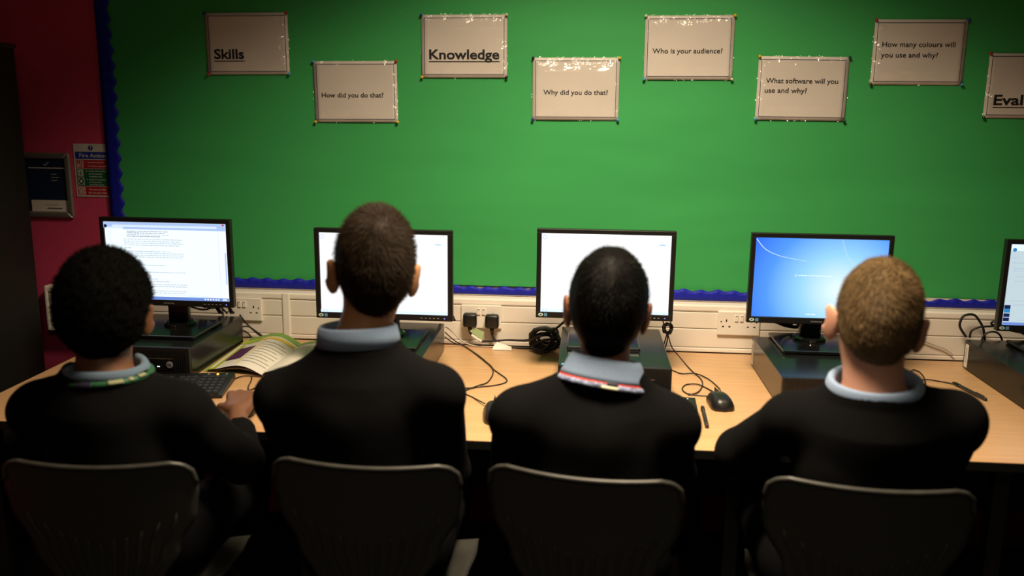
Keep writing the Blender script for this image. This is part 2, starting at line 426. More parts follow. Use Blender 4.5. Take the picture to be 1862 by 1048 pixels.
# desk ------------------------------------------------------------------
DX0, DX1, DYF, DYB, DZ = -1.708, 3.30, -.987, -.0625, .72
dk = thing('desk', (0.5, -.5, 0), 'long beech computer desk running along the trunking wall', 'desk')
do = (0.5, -.5, 0)
def dbox(name, x0, x1, y0, y1, z0, z1, m, r=.002):
    return obj(name, MB().rbox(x0 - do[0], x1 - do[0], y0 - do[1], y1 - do[1], z0, z1, r), m, dk)
dbox('worktop', DX0, DX1, DYF, DYB, .695, DZ, 'wood', .003)
dbox('shade_edge_band', DX0 + .001, DX1, DYF - .0025, DYF + .0002, .695, .7185, 'black', .001)  # shade on the beech edge, painted in as a black strip
dbox('shade_edge_band', DX0 - .0025, DX0 + .0002, DYF, DYB, .695, .7185, 'black', .001)
dbox('modesty_panel', DX0 + .05, DX1 - .05, -.30, -.282, .28, .693, 'cab')
for x in (-1.66, -.75, .42, 1.10, 2.1, 3.2):
    dbox('leg', x - .02, x + .02, -.90, -.86, .0, .694, 'metal', .003)
    dbox('leg', x - .02, x + .02, -.22, -.18, .0, .694, 'metal', .003)

# dark cupboard at the left
cb = thing('tall_cupboard', (-2.21, -.385, 0), 'tall dark cupboard at the far left beside the desk', 'cupboard')
obj('carcass', MB().rbox(-.245, .245, -.215, .235, .06, 1.745, .003), 'cab', cb)
obj('top_board', MB().rbox(-.25, .25, -.24, .24, 1.745, 1.762, .003), mat('cupboard_top', (.035, .02, .008), .5), cb)
obj('plinth', MB().box(-.235, .235, -.205, .225, 0, .06), 'black', cb)
for s in (-1, 1):
    d_ = obj('door', MB().rbox(min(s * .003, s * .243), max(s * .003, s * .243), -.235, -.216, .07, 1.74, .002), 'cab', cb)
    obj('handle', MB().tube([(s * .03, -.236, .95), (s * .03, -.255, .96), (s * .03, -.255, 1.10), (s * .03, -.236, 1.11)], .005), 'metal', d_)

# framed notice
fr = thing('snap_frame', (-2.05, -.0005, 1.264), 'silver framed dark notice on the magenta wall beside the cupboard', 'frame')
fx0, fx1, fz0, fz1 = -.165, .165, -.120, .120
t = .023
for nm, poly in (('frame_rail', [(fx0, fz1), (fx1, fz1), (fx1 - t, fz1 - t), (fx0 + t, fz1 - t)]), ('frame_rail', [(fx0, fz0), (fx0 + t, fz0 + t), (fx1 - t, fz0 + t), (fx1, fz0)]),
                 ('frame_rail', [(fx0, fz0), (fx0, fz1), (fx0 + t, fz1 - t), (fx0 + t, fz0 + t)]), ('frame_rail', [(fx1, fz0), (fx1 - t, fz0 + t), (fx1 - t, fz1 - t), (fx1, fz1)])):
    mb = MB().prism(poly, -.016, -.001)
    cx_ = sum(p[0] for p in poly) / 4; cz_ = sum(p[1] for p in poly) / 4
    r_ = obj(nm, mb, 'silver', fr)
    bv = r_.modifiers.new('round', 'BEVEL'); bv.width = .007; bv.segments = 3; bv.limit_method = 'ANGLE'
obj('notice_print', MB().box(fx0 + .02, fx1 - .02, -.006, -.002, fz0 + .02, fz1 - .02), 'navy_print', fr)
obj('white_panel', quad(.0, fx1 - t, fz0 + t, fz0 + t + .042, -.0065), 'paper', fr, fix=False)
obj('white_rule', quad(.0, fx1 - t, .062, .0655, -.0065), 'paper', fr, fix=False)
obj('tick_mark', MB().tube([(.060, -.0066, .078), (.066, -.0066, .073), (.080, -.0066, .086)], .0012, 5), 'paper', fr)
for zz, w in ((.040, .022), (.028, .030), (.017, .022)):
    obj('print_line', quad(.085, .085 + w, zz, zz + .0022, -.0066), 'grey_print', fr, fix=False)
obj('print_line', quad(.055, .105, fz0 + .046, fz0 + .049, -.007), 'grey_print', fr, fix=False)
obj('print_line', quad(.060, .118, fz0 + .033, fz0 + .036, -.007), 'ink', fr, fix=False)

# fire action sign: its right side is tucked under the border strip
fs = thing('fire_action_sign', (-1.873, -.0005, 1.224), 'white red and green fire action sign half covered by the blue border', 'sign')
W_, H_ = .154, .194
pl = obj('sign_panel', MB().rbox(0, W_, -.003, 0, 0, H_, .0012), 'sign_white', fs)
def band(z0, z1, m): return obj('colour_band', quad(.006, W_ - .002, z0, z1, -.0034), m, fs, fix=False)
band(.139, .165, 'sign_blue'); band(.104, .136, 'sign_red'); band(.040, .1025, 'sign_green'); band(.006, .038, 'sign_red')
def sign_text(s, x, z, w, cap, m='sign_white', bold=.02): return obj('lettering', shift(text_mb(s, w, cap, bold), x, -.0037, z), m, fs, fix=False)
sign_text('Fire Action', .022, .1455, .102, .0140)
sign_text('1  Operate nearest', .043, .1245, .070, .0050); sign_text('fire alarm call point', .051, .111, .076, .0050)
sign_text('2  Leave the building', .043, .0925, .080, .0050); sign_text('by the nearest', .053, .0825, .052, .0050); sign_text('available exit', .053, .0725, .050, .0050)
sign_text('3  Report to person', .043, .0615, .074, .0050); sign_text('in charge of', .053, .052, .046, .0050); sign_text('assembly point', .053, .043, .056, .0050)
sign_text('Do not use lifts', .050, .0245, .064, .0060); sign_text('Do not take risks', .047, .0125, .070, .0060)
dsc = obj('symbol_disc', MB().lathe([(.0092, 0), (.0092, .0006)], (.067, -.003, .1795), (0, -1, 0), 24), 'sign_blue', fs)
obj('exclamation', MB().box(.0657, .0683, -.0041, -.0037, .1785, .1865).box(.0657, .0683, -.0041, -.0037, .1735, .1760), 'sign_white', dsc)
def icon(x, z, w, h, m='sign_white'):
    return obj('pictogram', ring(x, x + w, z, z + h, .0012, -.0038, -.0034), m, fs)
p1 = icon(.010, .1065, .026, .027)
obj('hand_symbol', MB().box(.013, .020, -.0038, -.0034, .110, .120).box(.0165, .0185, -.0038, -.0034, .120, .128), 'sign_white', p1)
obj('call_point_symbol', ring(.024, .033, .110, .130, .002, -.0038, -.0034), 'sign_white', p1)
p2 = icon(.010, .0745, .023, .026)
obj('running_figure', MB().box(.0135, .0295, -.0036, -.0034, .0772, .0975), 'sign_white', p2)
obj('figure_cutout', MB().tube([(.024, -.0038, .094), (.020, -.0038, .088), (.024, -.0038, .083), (.018, -.0038, .079)], .0016, 6).tube([(.017, -.0038, .090), (.026, -.0038, .088)], .0010, 6), 'sign_green', p2)
p3 = icon(.010, .0440, .024, .026)
for sx in (-1, 1):
    for sz in (-1, 1):
        obj('arrow_symbol', MB().tube([(.022 + sx * .0095, -.0037, .057 + sz * .0105), (.022 + sx * .0055, -.0037, .057 + sz * .006)], .0012, 5), 'sign_white', p3)
obj('group_symbol', MB().lathe([(.0046, 0), (.0046, .0004)], (.022, -.0034, .057), (0, -1, 0), 14), 'sign_white', p3)
p4 = obj('pictogram', MB().box(.010, .035, -.0038, -.0034, .0085, .0345), 'sign_white', fs)
ang = [2 * math.pi * k / 24 for k in range(24)]
obj('prohibition_ring', MB().tube([(.0225 + .0098 * math.cos(a), -.004, .0215 + .0098 * math.sin(a)) for a in ang], .0011, 5, closed=True).tube([(.0155, -.004, .0285), (.0295, -.004, .0145)], .0010, 5), 'sign_red', p4)

# posters -----------------------------------------------------------------
def poster(cx, cz, rot, name_, lines, pins, under=False):
    """lines: (text, left, baseline from bottom, width, cap height, bold)"""
    ang = rot
    t = thing('poster', (cx, -.0125, cz), 'laminated white poster reading %s on the green board' % name_, 'poster', 'laminated posters on the display board')
    t.rotation_euler = (0, -ang, 0)
    hw, hh = .1485, .105
    n = 14
    seed = int(abs(cx * 977)) % 97
    def bulge(x, z, off): return off - .0014 * math.sin(3.1 * (x + hw) / hw + seed) * math.sin(2.6 * (z + hh) / hh + seed * .7)
    def sheet(a, b, off): return [[(-a + 2 * a * i / n, bulge(-a + 2 * a * i / n, -b + 2 * b * j / n, off), -b + 2 * b * j / n) for j in range(n + 1)] for i in range(n + 1)]
    def onto(mb, off): mb.v = [(x, bulge(x, z, off) + y, z) for x, y, z in mb.v]; return mb
    ps = obj('paper', MB().grid(sheet(hw, hh, 0)), 'paper', t, smooth=True, fix=False)
    sm = ps.modifiers.new('thick', 'SOLIDIFY'); sm.thickness = .0003
    def hbar(x0, x1, z0, z1, n_=16):
        mb = MB()
        for k in range(n_):
            if x1 - x0 > z1 - z0:
                a, b = x0 + (x1 - x0) * k / n_, x0 + (x1 - x0) * (k + 1) / n_; mb.add([(a, 0, z0), (b, 0, z0), (b, 0, z1), (a, 0, z1)], [(0, 1, 2, 3)])
            else:
                a, b = z0 + (z1 - z0) * k / n_, z0 + (z1 - z0) * (k + 1) / n_; mb.add([(x0, 0, a), (x1, 0, a), (x1, 0, b), (x0, 0, b)], [(0, 1, 2, 3)])
        return mb
    i_ = .0095; w_ = .0018
    rb = MB()
    for a in (hbar(-hw + i_, hw - i_, hh - i_ - w_, hh - i_), hbar(-hw + i_, hw - i_, -hh + i_, -hh + i_ + w_), hbar(-hw + i_, -hw + i_ + w_, -hh + i_, hh - i_), hbar(hw - i_ - w_, hw - i_, -hh + i_, hh - i_)):
        rb.add(a.v, a.f)
    obj('border_rule', onto(rb, -.0009), 'rule', t, fix=False)
    for (s, left, base, w, cap, bold) in lines:
        obj('lettering', onto(shift(text_mb(s, w, cap, bold), -hw + left, 0, -hh + base), -.0011), 'ink', t, fix=False)
        if under:
            obj('underline', onto(hbar(-hw + left - .001, -hw + left + w + .002, -hh + base - .0100, -hh + base - .0070), -.0011), 'ink', t, fix=False)
    lm = obj('laminate', MB().grid(sheet(hw + .004, hh + .004, -.0022)), 'laminate', t, smooth=True, fix=False)
    cpos = dict(TL=(-1, 1), TR=(1, 1), BR=(1, -1), BL=(-1, -1)); word = dict(TL='top left', TR='top right', BR='bottom right', BL='bottom left')
    for k, c in pins.items():
        lx, lz = cpos[k][0] * (hw - .0012), cpos[k][1] * (hh - .0012)
        wx = cx + lx * math.cos(ang) - lz * math.sin(ang); wz = cz + lx * math.sin(ang) + lz * math.cos(ang)
        cw = {'lightblue': 'light blue', 'green': 'dark green', 'blue': 'dark blue'}.get(c, c)
        p = obj('push_pin', MB().lathe([(.0035, 0), (.0050, .0012), (.0052, .003), (.0046, .0055), (.0030, .0072), (.0008, .0078)], (0, 0, 0), (0, -1, 0), 14).tube([(0, .012, 0), (0, 0, 0)], .0006, 5), 'pin_' + c, smooth=True)
        p.location = (wx, -.0155, wz)
        tag(p, '%s push pin, %s corner of %s poster' % (cw, word[k], name_), 'push pin', 'push pins holding the posters')
    return t
C0 = 1.562
poster(-1.193, C0 + .213, .011, 'Skills', [('Skills', .0265, .0546, .108, .0335, .024)], dict(TL='blue', TR='red', BR='lightblue', BL='red'), True)
poster(-.809, C0 + .052, .010, 'How did you do that', [('How did you do that?', .026, .086, .2215, .0168, .010)], dict(TL='lightblue', TR='red', BL='yellow', BR='yellow'))
poster(-.425, C0 + .209, .007, 'Knowledge', [('Knowledge', .0265, .0625, .244, .0330, .024)], dict(TL='blue', TR='white', BL='yellow', BR='black'), True)
poster(-.038, C0 + .069, .006, 'Why did you do that', [('Why did you do that?', .0377, .0863, .2216, .0165, .010)], dict(TL='black', TR='yellow', BL='blue', BR='lightblue'))
poster(.340, C0 + .209, .008, 'Who is your audience', [('Who is your audience?', .027, .0871, .234, .0165, .010)], dict(TL='white', TR='yellow', BL='lightblue', BR='white'))
poster(.723, C0 + .078, -.004, 'What software will you use', [('What software will you', .028, .1223, .238, .0168, .010), ('use and why?', .026, .0905, .140, .0168, .010)], dict(TL='yellow', TR='green', BL='lightblue', BR='green'))
poster(1.093, C0 + .199, .002, 'How many colours', [('How many colours will', .0285, .1225, .234, .0168, .010), ('you use and why?', .027, .0883, .184, .0168, .010)], dict(TL='red', TR='blue', BL='brown', BR='lightblue'))
poster(1.469, C0 + .094, .005, 'Evaluation', [('Evaluation', .0287, .0433, .250, .0335, .024)], dict(TL='red', BL='green'), True)
#@@END_PART1
# ------------------------------------------------------------------ computers
def screen_mat(kind):
    if kind == 'page': return glow('lit_screen_page', (0.86, 0.96, 1.0), 1.12)
    if kind == 'white': return glow('lit_screen_white', (0.96, 0.97, 1.0), 1.7)
    if kind == 'dim': return glow('lit_screen_dim', (0.60, 0.74, 0.80), 0.95)
    m = bpy.data.materials.new('lit_screen_blue'); m.use_nodes = True; nt = m.node_tree; nt.nodes.clear()
    tc = N(nt, 'ShaderNodeTexCoord'); mp = N(nt, 'ShaderNodeMapping')
    mp.inputs['Location'].default_value = (-.20, 0, .13); mp.inputs['Scale'].default_value = (3.1, 0.0, 3.3)
    lnk(nt, tc.outputs['Object'], mp.inputs['Vector'])
    gr = N(nt, 'ShaderNodeTexGradient', gradient_type='SPHERICAL'); lnk(nt, mp.outputs['Vector'], gr.inputs['Vector'])
    rp = N(nt, 'ShaderNodeValToRGB'); e = rp.color_ramp.elements
    e[0].position = 0.0; e[0].color = (0.035, 0.15, 0.86, 1); e[1].position = 1.0; e[1].color = (0.82, 0.97, 1.0, 1)
    x = e.new(0.30); x.color = (0.09, 0.32, 0.96, 1); x = e.new(0.62); x.color = (0.32, 0.66, 1.0, 1)
    lnk(nt, gr.outputs['Fac'], rp.inputs['Fac'])
    em = N(nt, 'ShaderNodeEmission', Strength=1.12); lnk(nt, rp.outputs['Color'], em.inputs[0])
    out = N(nt, 'ShaderNodeOutputMaterial'); lnk(nt, em.outputs[0], out.inputs[0]); return m
EM = {}
for nm, c, st in (('bar', (.46, .62, .98), .95), ('bar_light', (.74, .88, 1.0), 1.0), ('text', (.50, .60, .72), .95), ('text_dark', (.28, .33, .50), .9), ('task', (.20, .34, .85), .85),
                  ('white', (1, 1, 1), 1.1), ('navy', (.02, .03, .15), .6), ('red', (.8, .08, .08), .6), ('pale', (.68, .80, .93), 1.25), ('streak', (.78, .93, 1.0), 1.15),
                  ('led_blue', (.16, .16, 1.0), 2.2), ('led_white', (.8, .9, 1.0), 2.5), ('led_orange', (1.0, .28, .03), 6.0), ('icon', (.05, .35, .75), .7)):
    EM[nm] = glow('lit_' + nm, c, st)
SWid, SHei = .408, .255
def STUFF(*a, **k): return tag(obj(*a, **k), kind='stuff')
def bars(rects, y):
    mb = MB()
    for (x0, x1, z0, z1) in rects: mb.add([(x0, y, z0), (x1, y, z0), (x1, y, z1), (x0, y, z1)], [(0, 1, 2, 3)])
    return mb
def word_bars(x0, x1, z, h, rr):
    out = []; x = x0
    while x < x1:
        w = rr.uniform(.003, .012); out.append((x, min(x + w, x1), z, z + h)); x += w + rr.uniform(.0014, .0026)
    return out
def monitor(x0, y, zb, kind, label, w=.438, h=.290, brand=False, stickers=True):
    t = thing('monitor', (x0 + w / 2, y, .8205), label, 'monitor', 'widescreen monitors on the desktop computers')
    zb -= .8205; hw = w / 2; zt = zb + h
    # front frame: ring around the screen, then rear housing
    bz = (w - SWid) / 2; s0 = zb + .0205; s1 = s0 + SHei
    mb = MB(); mb.rbox(-hw, hw, 0, .022, s1, zt, .002); mb.rbox(-hw, hw, 0, .022, zb, s0, .002)
    mb.rbox(-hw, -hw + bz, 0, .022, s0 - .003, s1 + .003, .002); mb.rbox(hw - bz, hw, 0, .022, s0 - .003, s1 + .003, .002)
    obj('bezel', mb, 'black', t)
    obj('rear_housing', MB().rbox(-hw + .012, hw - .012, .018, .055, zb + .012, zt - .012, .012), 'black', t)
    sc = obj('screen', quad(-SWid / 2, SWid / 2, s0, s1, .006), EM.setdefault(kind, screen_mat(kind)), t, fix=False)
    sc.location = (0, 0, 0)
    me = sc.data; cz = (s0 + s1) / 2
    for v in me.vertices: v.co.z -= cz
    sc.location.z = cz
    def sp(name, rects, m): return obj(name, bars([(a * SWid - SWid / 2, b * SWid - SWid / 2, SHei / 2 - d * SHei, SHei / 2 - c * SHei) for a, b, c, d in rects], -.0006), EM[m], sc, fix=False)
    def sp2(name, rects, m): return obj(name, bars([(a * SWid - SWid / 2, b * SWid - SWid / 2, SHei / 2 - d * SHei, SHei / 2 - c * SHei) for a, b, c, d in rects], -.0010), EM[m], sc, fix=False)
    rr = random.Random(7)
    def stuffsp(*a): return tag(sp(*a), kind='stuff')
    if kind == 'page':
        sp('title_bar', [(0, 1, 0, .075)], 'bar'); sp2('address_bar', [(.075, .93, .035, .062)], 'bar_light'); sp2('page_tab', [(.01, .16, .062, .085)], 'bar_light')
        sp('tab_row', [(.16, 1, .062, .090)], 'bar')
        obj('back_button', MB().lathe([(.0055, 0), (.0055, .0004)], (-SWid / 2 + .007, -.0012, SHei / 2 - .0135), (0, -1, 0), 16), EM['navy'], sc)
        sp2('window_buttons', [(.975, .99, .005, .025)], 'red')
        L = []
        for (a, b, zz, m) in ((.19, .53, .115, 'd'), (.19, .50, .137, 'd'), (.19, .54, .159, 't'), (.19, .47, .180, 'd'),
                              (.16, .645, .217, 't'), (.16, .635, .242, 't'), (.16, .65, .267, 't'), (.16, .62, .292, 't'), (.165, .22, .330, 't'),
                              (.165, .55, .372, 't'), (.165, .655, .397, 't'), (.165, .645, .422, 't'), (.165, .64, .447, 't'), (.165, .255, .470, 't'),
                              (.165, .50, .550, 't'), (.165, .66, .640, 't'), (.165, .36, .69, 't'), (.165, .42, .73, 't'), (.165, .52, .76, 't'), (.165, .66, .80, 't'), (.165, .66, .825, 't'), (.165, .66, .885, 't'), (.165, .64, .91, 't')):
            L.append((m, word_bars(a * SWid - SWid / 2, b * SWid - SWid / 2, SHei / 2 - zz * SHei - .0012, .0022, rr)))
        STUFF('page_text', bars([r for m, ws in L if m == 't' for r in ws], -.0008), EM['text'], sc, fix=False)
        obj('page_heading', bars([r for m, ws in L if m == 'd' for r in ws], -.0008), EM['text_dark'], sc, fix=False)
        sp('page_rule', [(.052, .054, .09, .95), (.937, .939, .09, .95), (.16, .84, .935, .938)], 'text'); sp('page_button', [(.66, .75, .945, .965), (.76, .83, .945, .965)], 'bar_light')
        sp('scroll_bar', [(.985, .995, .37, .78)], 'bar'); sp('taskbar', [(0, 1, .958, 1)], 'task')
        sp2('tray_icons', [(.80 + .022 * k, .812 + .022 * k, .970, .988) for k in range(6)] + [(.95, .985, .967, .975), (.945, .985, .980, .988)], 'white')
    elif kind == 'white':
        sp('taskbar', [(0, 1, .962, 1)], 'pale'); sp('start_icons', [(.012, .028, .966, .994), (.04, .055, .966, .994)], 'bar')
        obj('back_button', MB().tube([(-SWid / 2 + .010 + .006 * math.cos(a), -.0008, SHei / 2 - .012 + .006 * math.sin(a)) for a in ang], .0008, 4, closed=True), EM['bar'], sc)
        sp('page_button', [(.895, .965, .105, .13)], 'pale'); sp2('button_text', [(.91, .95, .112, .122)], 'bar'); sp('window_buttons', [(.94, .95, .012, .018), (.965, .975, .012, .018)], 'text')
        stuffsp('page_text', [(.03, .12, .105, .112), (.11, .15, .17, .174), (.11, .15, .19, .194), (.11, .15, .21, .214)], 'pale')
    elif kind == 'blue':
        pts = spline([(-SWid / 2 + .001, -.0008, SHei / 2 - .004), (-.175, -.0008, .092), (-.135, -.0008, .073), (-.09, -.0008, .063), (-.045, -.0008, .056)], 8)
        obj('light_streak', MB().tube(pts, [.0011 - .0008 * i / len(pts) for i in range(len(pts))], 5), EM['streak'], sc)
        pts = spline([(.060, -.0008, SHei / 2 - .001), (.068, -.0008, .10), (.082, -.0008, .07), (.105, -.0008, .04)], 8)
        obj('light_streak', MB().tube(pts, .0005, 5), EM['bar_light'], sc)
        obj('screen_text', bars(word_bars(-.066, .036, .0085, .0026, rr), -.0008), EM['streak'], sc, fix=False)
        obj('busy_ring', MB().tube([(-.074 + .003 * math.cos(a), -.0008, .0098 + .003 * math.sin(a)) for a in ang], .0006, 4, closed=True), EM['streak'], sc)
        obj('screen_logo', bars(word_bars(-.035, -.004, -.1165, .0034, rr), -.0008), EM['white'], sc, fix=False)
    else:
        sp('toolbar', [(0, 1, 0, .08)], 'pale')
        obj('back_button', MB().lathe([(.006, 0), (.006, .0004)], (-SWid / 2 + .010, -.0008, SHei / 2 - .017), (0, -1, 0), 16), EM['icon'], sc)
        L = []
        for zz, a, b in ((.17, .02, .05), (.23, .02, .3), (.30, .03, .4), (.33, .03, .35), (.40, .05, .4), (.46, .05, .3), (.70, .03, .3), (.75, .06, .2), (.94, .1, .4)):
            L += word_bars(a * SWid - SWid / 2, b * SWid - SWid / 2, SHei / 2 - zz * SHei, .0025, rr)
        STUFF('page_text', bars(L, -.0008), EM['text'], sc, fix=False)
        sp('side_icon', [(0, .045, .75 + .052 * k, .75 + .052 * k + .045) for k in (0, 2, 3)], 'navy'); sp('side_icon', [(0, .045, .795, .845)], 'icon'); sp('taskbar', [(0, 1, .965, 1)], 'task')
    for k in range(5):
        obj('button', MB().rbox(.118 + k * .0132, .124 + k * .0132, -.0012, .001, zb + .0085, zb + .0105, .0004, 1), 'logo', t)
    obj('power_light', MB().lathe([(.0020, 0), (.0020, .0008)], (.194, 0, zb + .0095), (0, -1, 0), 10), EM['led_blue'], t)
    if brand: obj('lettering', shift(text_mb('SAMSUNG', .036, .0046, .03), -.018, -.0008, zb + .0075), 'logo', t, fix=False)
    if stickers:
        e_ = obj('eye_sticker', MB().prism([(-hw + .016 + .0085 * math.cos(a), zb + .0105 + .0052 * math.sin(a) * abs(math.sin(a)) ** .3) for a in ang], -.0008, .0002), 'sticker_white', t)
        obj('eye_pupil', MB().lathe([(.0024, 0), (.0024, .0004)], (-hw + .016, -.0008, zb + .0105), (0, -1, 0), 12), 'black', e_)
        obj('blue_sticker', MB().box(-hw + .027, -hw + .037, -.0008, .0002, zb + .0052, zb + .0155), 'sticker_blue', t)
    obj('stand_neck', MB().rbox(-.035, .035, .055, .085, .012, zb + .16, .008), 'black_gloss', t)
    obj('stand_collar', MB().lathe([(.052, 0), (.052, .008), (.044, .014)], (0, .07, .012), n=28), 'black_gloss', t, smooth=False)
    obj('stand_glint', MB().rbox(-.009, .009, .017, .022, .013, .021, .002), 'chrome', t)
    obj('stand_base', MB().rbox(-.115, .115, -.085, .150, .0, .0125, .004), 'black_gloss', t)
    return t
def computer(x1, y0, y1, label, label_side=False, drive=False, w=.335, seen=True):
    """x1 right side; y0 front, y1 rear; stands on the desk"""
    cx, cy = x1 - w / 2, (y0 + y1) / 2; hw = w / 2; hd = (y1 - y0) / 2
    t = thing('desktop_computer', (cx, cy, .7202), label, 'computer', 'black desktop computers lying under the monitors')
    obj('case', MB().rbox(-hw, hw, -hd + .012, hd, .004, .0995, .0025), 'case', t)
    fp = obj('front_panel', MB().rbox(-hw, hw, -hd, -hd + .0125, .003, .100, .003), 'black', t)
    fins = MB()
    n = 46
    for k in range(n):
        x = -hw + .012 + (w - .024) * k / (n - 1)
        fins.box(x - .0016, x + .0016, -hd - .0022, -hd + .001, .055 if drive and x < .09 else .012, .092)
    STUFF('grille', fins, 'black', fp)
    if drive:
        dr = obj('optical_drive', MB().rbox(-hw + .02, .09, -hd - .004, -hd + .002, .018, .055, .002), 'black_gloss', t)
        obj('trim_line', MB().box(-hw + .02, .09, -hd - .0048, -hd - .0035, .050, .0522), 'chrome', dr)
        obj('drive_light', MB().lathe([(.0022, 0), (.0022, .001)], (-hw + .03, -hd - .004, .038), (0, -1, 0), 10), 'logo', dr)
    else:
        dr = obj('drive_bay', MB().rbox(-.04, .118, -hd - .004, -hd + .002, .028, .066, .002), 'black_gloss', t)
        obj('trim_line', MB().box(-.04, .118, -hd - .0052, -hd - .0035, .0640, .0662), 'chrome', dr)
        obj('drive_light', MB().box(.064, .072, -hd - .0048, -hd - .003, .038, .0405), EM['led_white'], dr)
    lg = obj('logo_disc', MB().lathe([(.0108, 0), (.0108, .0012), (.009, .0018)], (.104, -hd - .004, .046), (0, -1, 0), 22), 'logo', t)
    obj('lettering', shift(text_mb('hp', .0115, .0075, .02), .0985, -hd - .0062, .0435), 'black', lg, fix=False)
    if label_side:
        lb = obj('rating_label', MB().box(-hw - .0008, -hw + .0002, hd - .034, hd - .010, .010, .088), 'label', t)
        obj('label_print', MB().box(-hw - .0012, -hw - .0008, hd - .026, hd - .022, .025, .078).box(-hw - .0012, -hw - .0008, hd - .018, hd - .015, .030, .075), 'grey_print', lb)
    return t
computer(-1.21, -.575, -.14, 'black desktop computer with round logo beside the open book')
computer(-.476, -.62, -.15, 'black desktop computer mostly hidden by the boy with the tanned neck')
c3 = computer(.273, -.615, -.14, 'black desktop computer behind the pupil with the red lanyard')
obj('blue_sticker', MB().box(-.158, -.130, -.232, -.215, .0996, .1002), 'pin_lightblue', c3)
computer(.580 + .335, -.665, -.195, 'black desktop computer with brown reflection under the blue screen monitor', True, True)
computer(1.292 + .335, -.62, -.145, 'black desktop computer with white rating label at the right edge', True)
monitor(-1.569, -.40, .912, 'page', 'black widescreen monitor showing a web page of text', brand=True, stickers=False)
monitor(-.842, -.445, .899, 'white', 'black monitor with white screen behind the brown haired boy', w=.440)
monitor(-.144, -.36, .9015, 'white', 'black monitor with white screen behind the pupil with red lanyard')
monitor(.531, -.33, .899, 'blue', 'black monitor showing a plain blue start up screen', brand=True, w=.436)
monitor(1.302, -.33, .896, 'dim', 'black monitor cut off by the right edge of the photo')

# ------------------------------------------------------------------ plugs and cables
def plug(x, z, label, tail):
    t = thing('power_plug', (x, -.0705, z), label, 'plug', 'black plugs in the double socket')
    obj('plug_body', MB().rbox(-.0245, .0245, -.034, .001, -.024, .026, .009, 3), 'black', t, smooth=True)
    obj('cable_grip', MB().tube([(0, -.018, -.02), (0, -.019, -.032), (.002, -.02, -.046)], [.0095, .0075, .006], 10), 'black', t, smooth=True)
    return t
def cable(name, pts, r, m, label, cat='cable', group=None, per=8, n=8):
    o = pts[0]
    ob = obj(name, MB().tube(spline([sub(p, o) for p in pts], per), r, n), m, smooth=True); ob.location = o
    tag(ob, label, cat, group); return ob
p1_ = plug(-.393, .819, 'black plug in the double socket, beside the white screen monitor', 0)
p2_ = plug(-.3135, .8165, 'black plug in the double socket, nearer the coiled cable', 0)
ca = cable('power_cable', [(-.391, -.091, .773), (-.383, -.092, .764), (-.364, -.094, .752), (-.348, -.095, .744), (-.30, -.095, .748), (-.251, -.095, .752), (-.20, -.10, .754), (-.166, -.105, .760)], .0040, 'rubber', 'black power cable with pale green tag, running from plug to coil')
tg = obj('cable_tag', MB().add([(-.002, -.006, .008), (.038, -.006, -.022), (.044, -.004, -.026), (.050, -.004, .006), (.016, -.005, .022)], [(0, 1, 2, 3, 4)]), 'tag_green', ca, fix=False)
obj('white_wrap', MB().tube([(.004, -.002, -.006), (.027, -.004, -.022), (.041, -.004, -.029)], .0058, 8), 'label', ca)
cb_ = cable('power_cable', [(-.3115, -.091, .771), (-.310, -.093, .762), (-.296, -.095, .746), (-.269, -.10, .734), (-.229, -.10, .727), (-.20, -.10, .7255), (-.168, -.105, .727)], .0040, 'rubber', 'black power cable with white paper tag lying on the desk back')
obj('paper_tag', MB().add([(.018, -.012, -.024), (.070, -.016, -.040), (.072, -.032, -.049), (.002, -.030, -.049), (.008, -.02, -.036)], [(0, 1, 2, 3, 4)]), 'label', cb_, fix=False)
# coil of thick cable leaning on the trunking
rr = random.Random(11); pts = []
for k in range(7 * 14):
    a = 2 * math.pi * k / 14; lay = k / 14
    ra = .040 + .010 * math.sin(lay * 2.3) + rr.uniform(-.0015, .0015)
    pts.append((ra * 1.08 * math.cos(a + .2), -.030 + .008 * lay + .004 * math.sin(a * 2), ra * .84 * math.sin(a) + .006 * math.sin(lay * 1.7)))
co = obj('cable_coil', MB().tube(pts, .0048, 8), 'rubber', smooth=True); co.location = (-.122, -.112, .7665)
tag(co, 'tangled coil of thick black cable leaning beside the computer', 'cable')
obj('tie_loop', MB().tube([(.030 + .016 * math.cos(a), -.02 + .026 * math.sin(a) * .8, .026 + .012 * math.sin(a)) for a in ang], .004, 7, closed=True), 'rubber', co, smooth=True)
for q_, (cx_, cz_, ra_, sq_) in enumerate(((.012, .004, .034, .8), (-.014, -.004, .038, .7), (.004, -.014, .046, .55))):
    obj('extra_loop', MB().tube([(cx_ + ra_ * math.cos(a), -.034 + .012 * math.sin(a * 2 + q_), cz_ + ra_ * sq_ * math.sin(a + .3 * q_)) for a in ang], .0046, 7, closed=True), 'rubber', co, smooth=True)
obj('loose_end', MB().tube(spline([(.02, -.02, .030), (.05, -.015, .052), (.075, -.01, .078), (.085, .0, .10)], 6), .0042, 7), 'rubber', co, smooth=True)
Zc = .7225
cable('keyboard_cable', [(-.478, -.125, .782), (-.447, -.10, .745), (-.414, -.085, Zc), (-.334, -.231, Zc), (-.277, -.366, Zc), (-.226, -.468, Zc), (-.242, -.518, Zc), (-.297, -.550, Zc), (-.350, -.569, Zc), (-.42, -.58, Zc)], .0020, 'brown_cable', 'thin dark cable crossing the desk and looping behind the brown haired boy')
cable('mouse_cable', [(-.478, -.13, .766), (-.45, -.11, .74), (-.410, -.10, Zc + .002), (-.324, -.261, Zc + .002), (-.279, -.375, Zc + .003), (-.282, -.494, Zc), (-.309, -.551, Zc + .003), (-.344, -.604, Zc), (-.306, -.659, Zc), (-.267, -.722, Zc + .006)], .0020, 'brown_cable', 'thin dark cable leading to the half hidden black mouse')
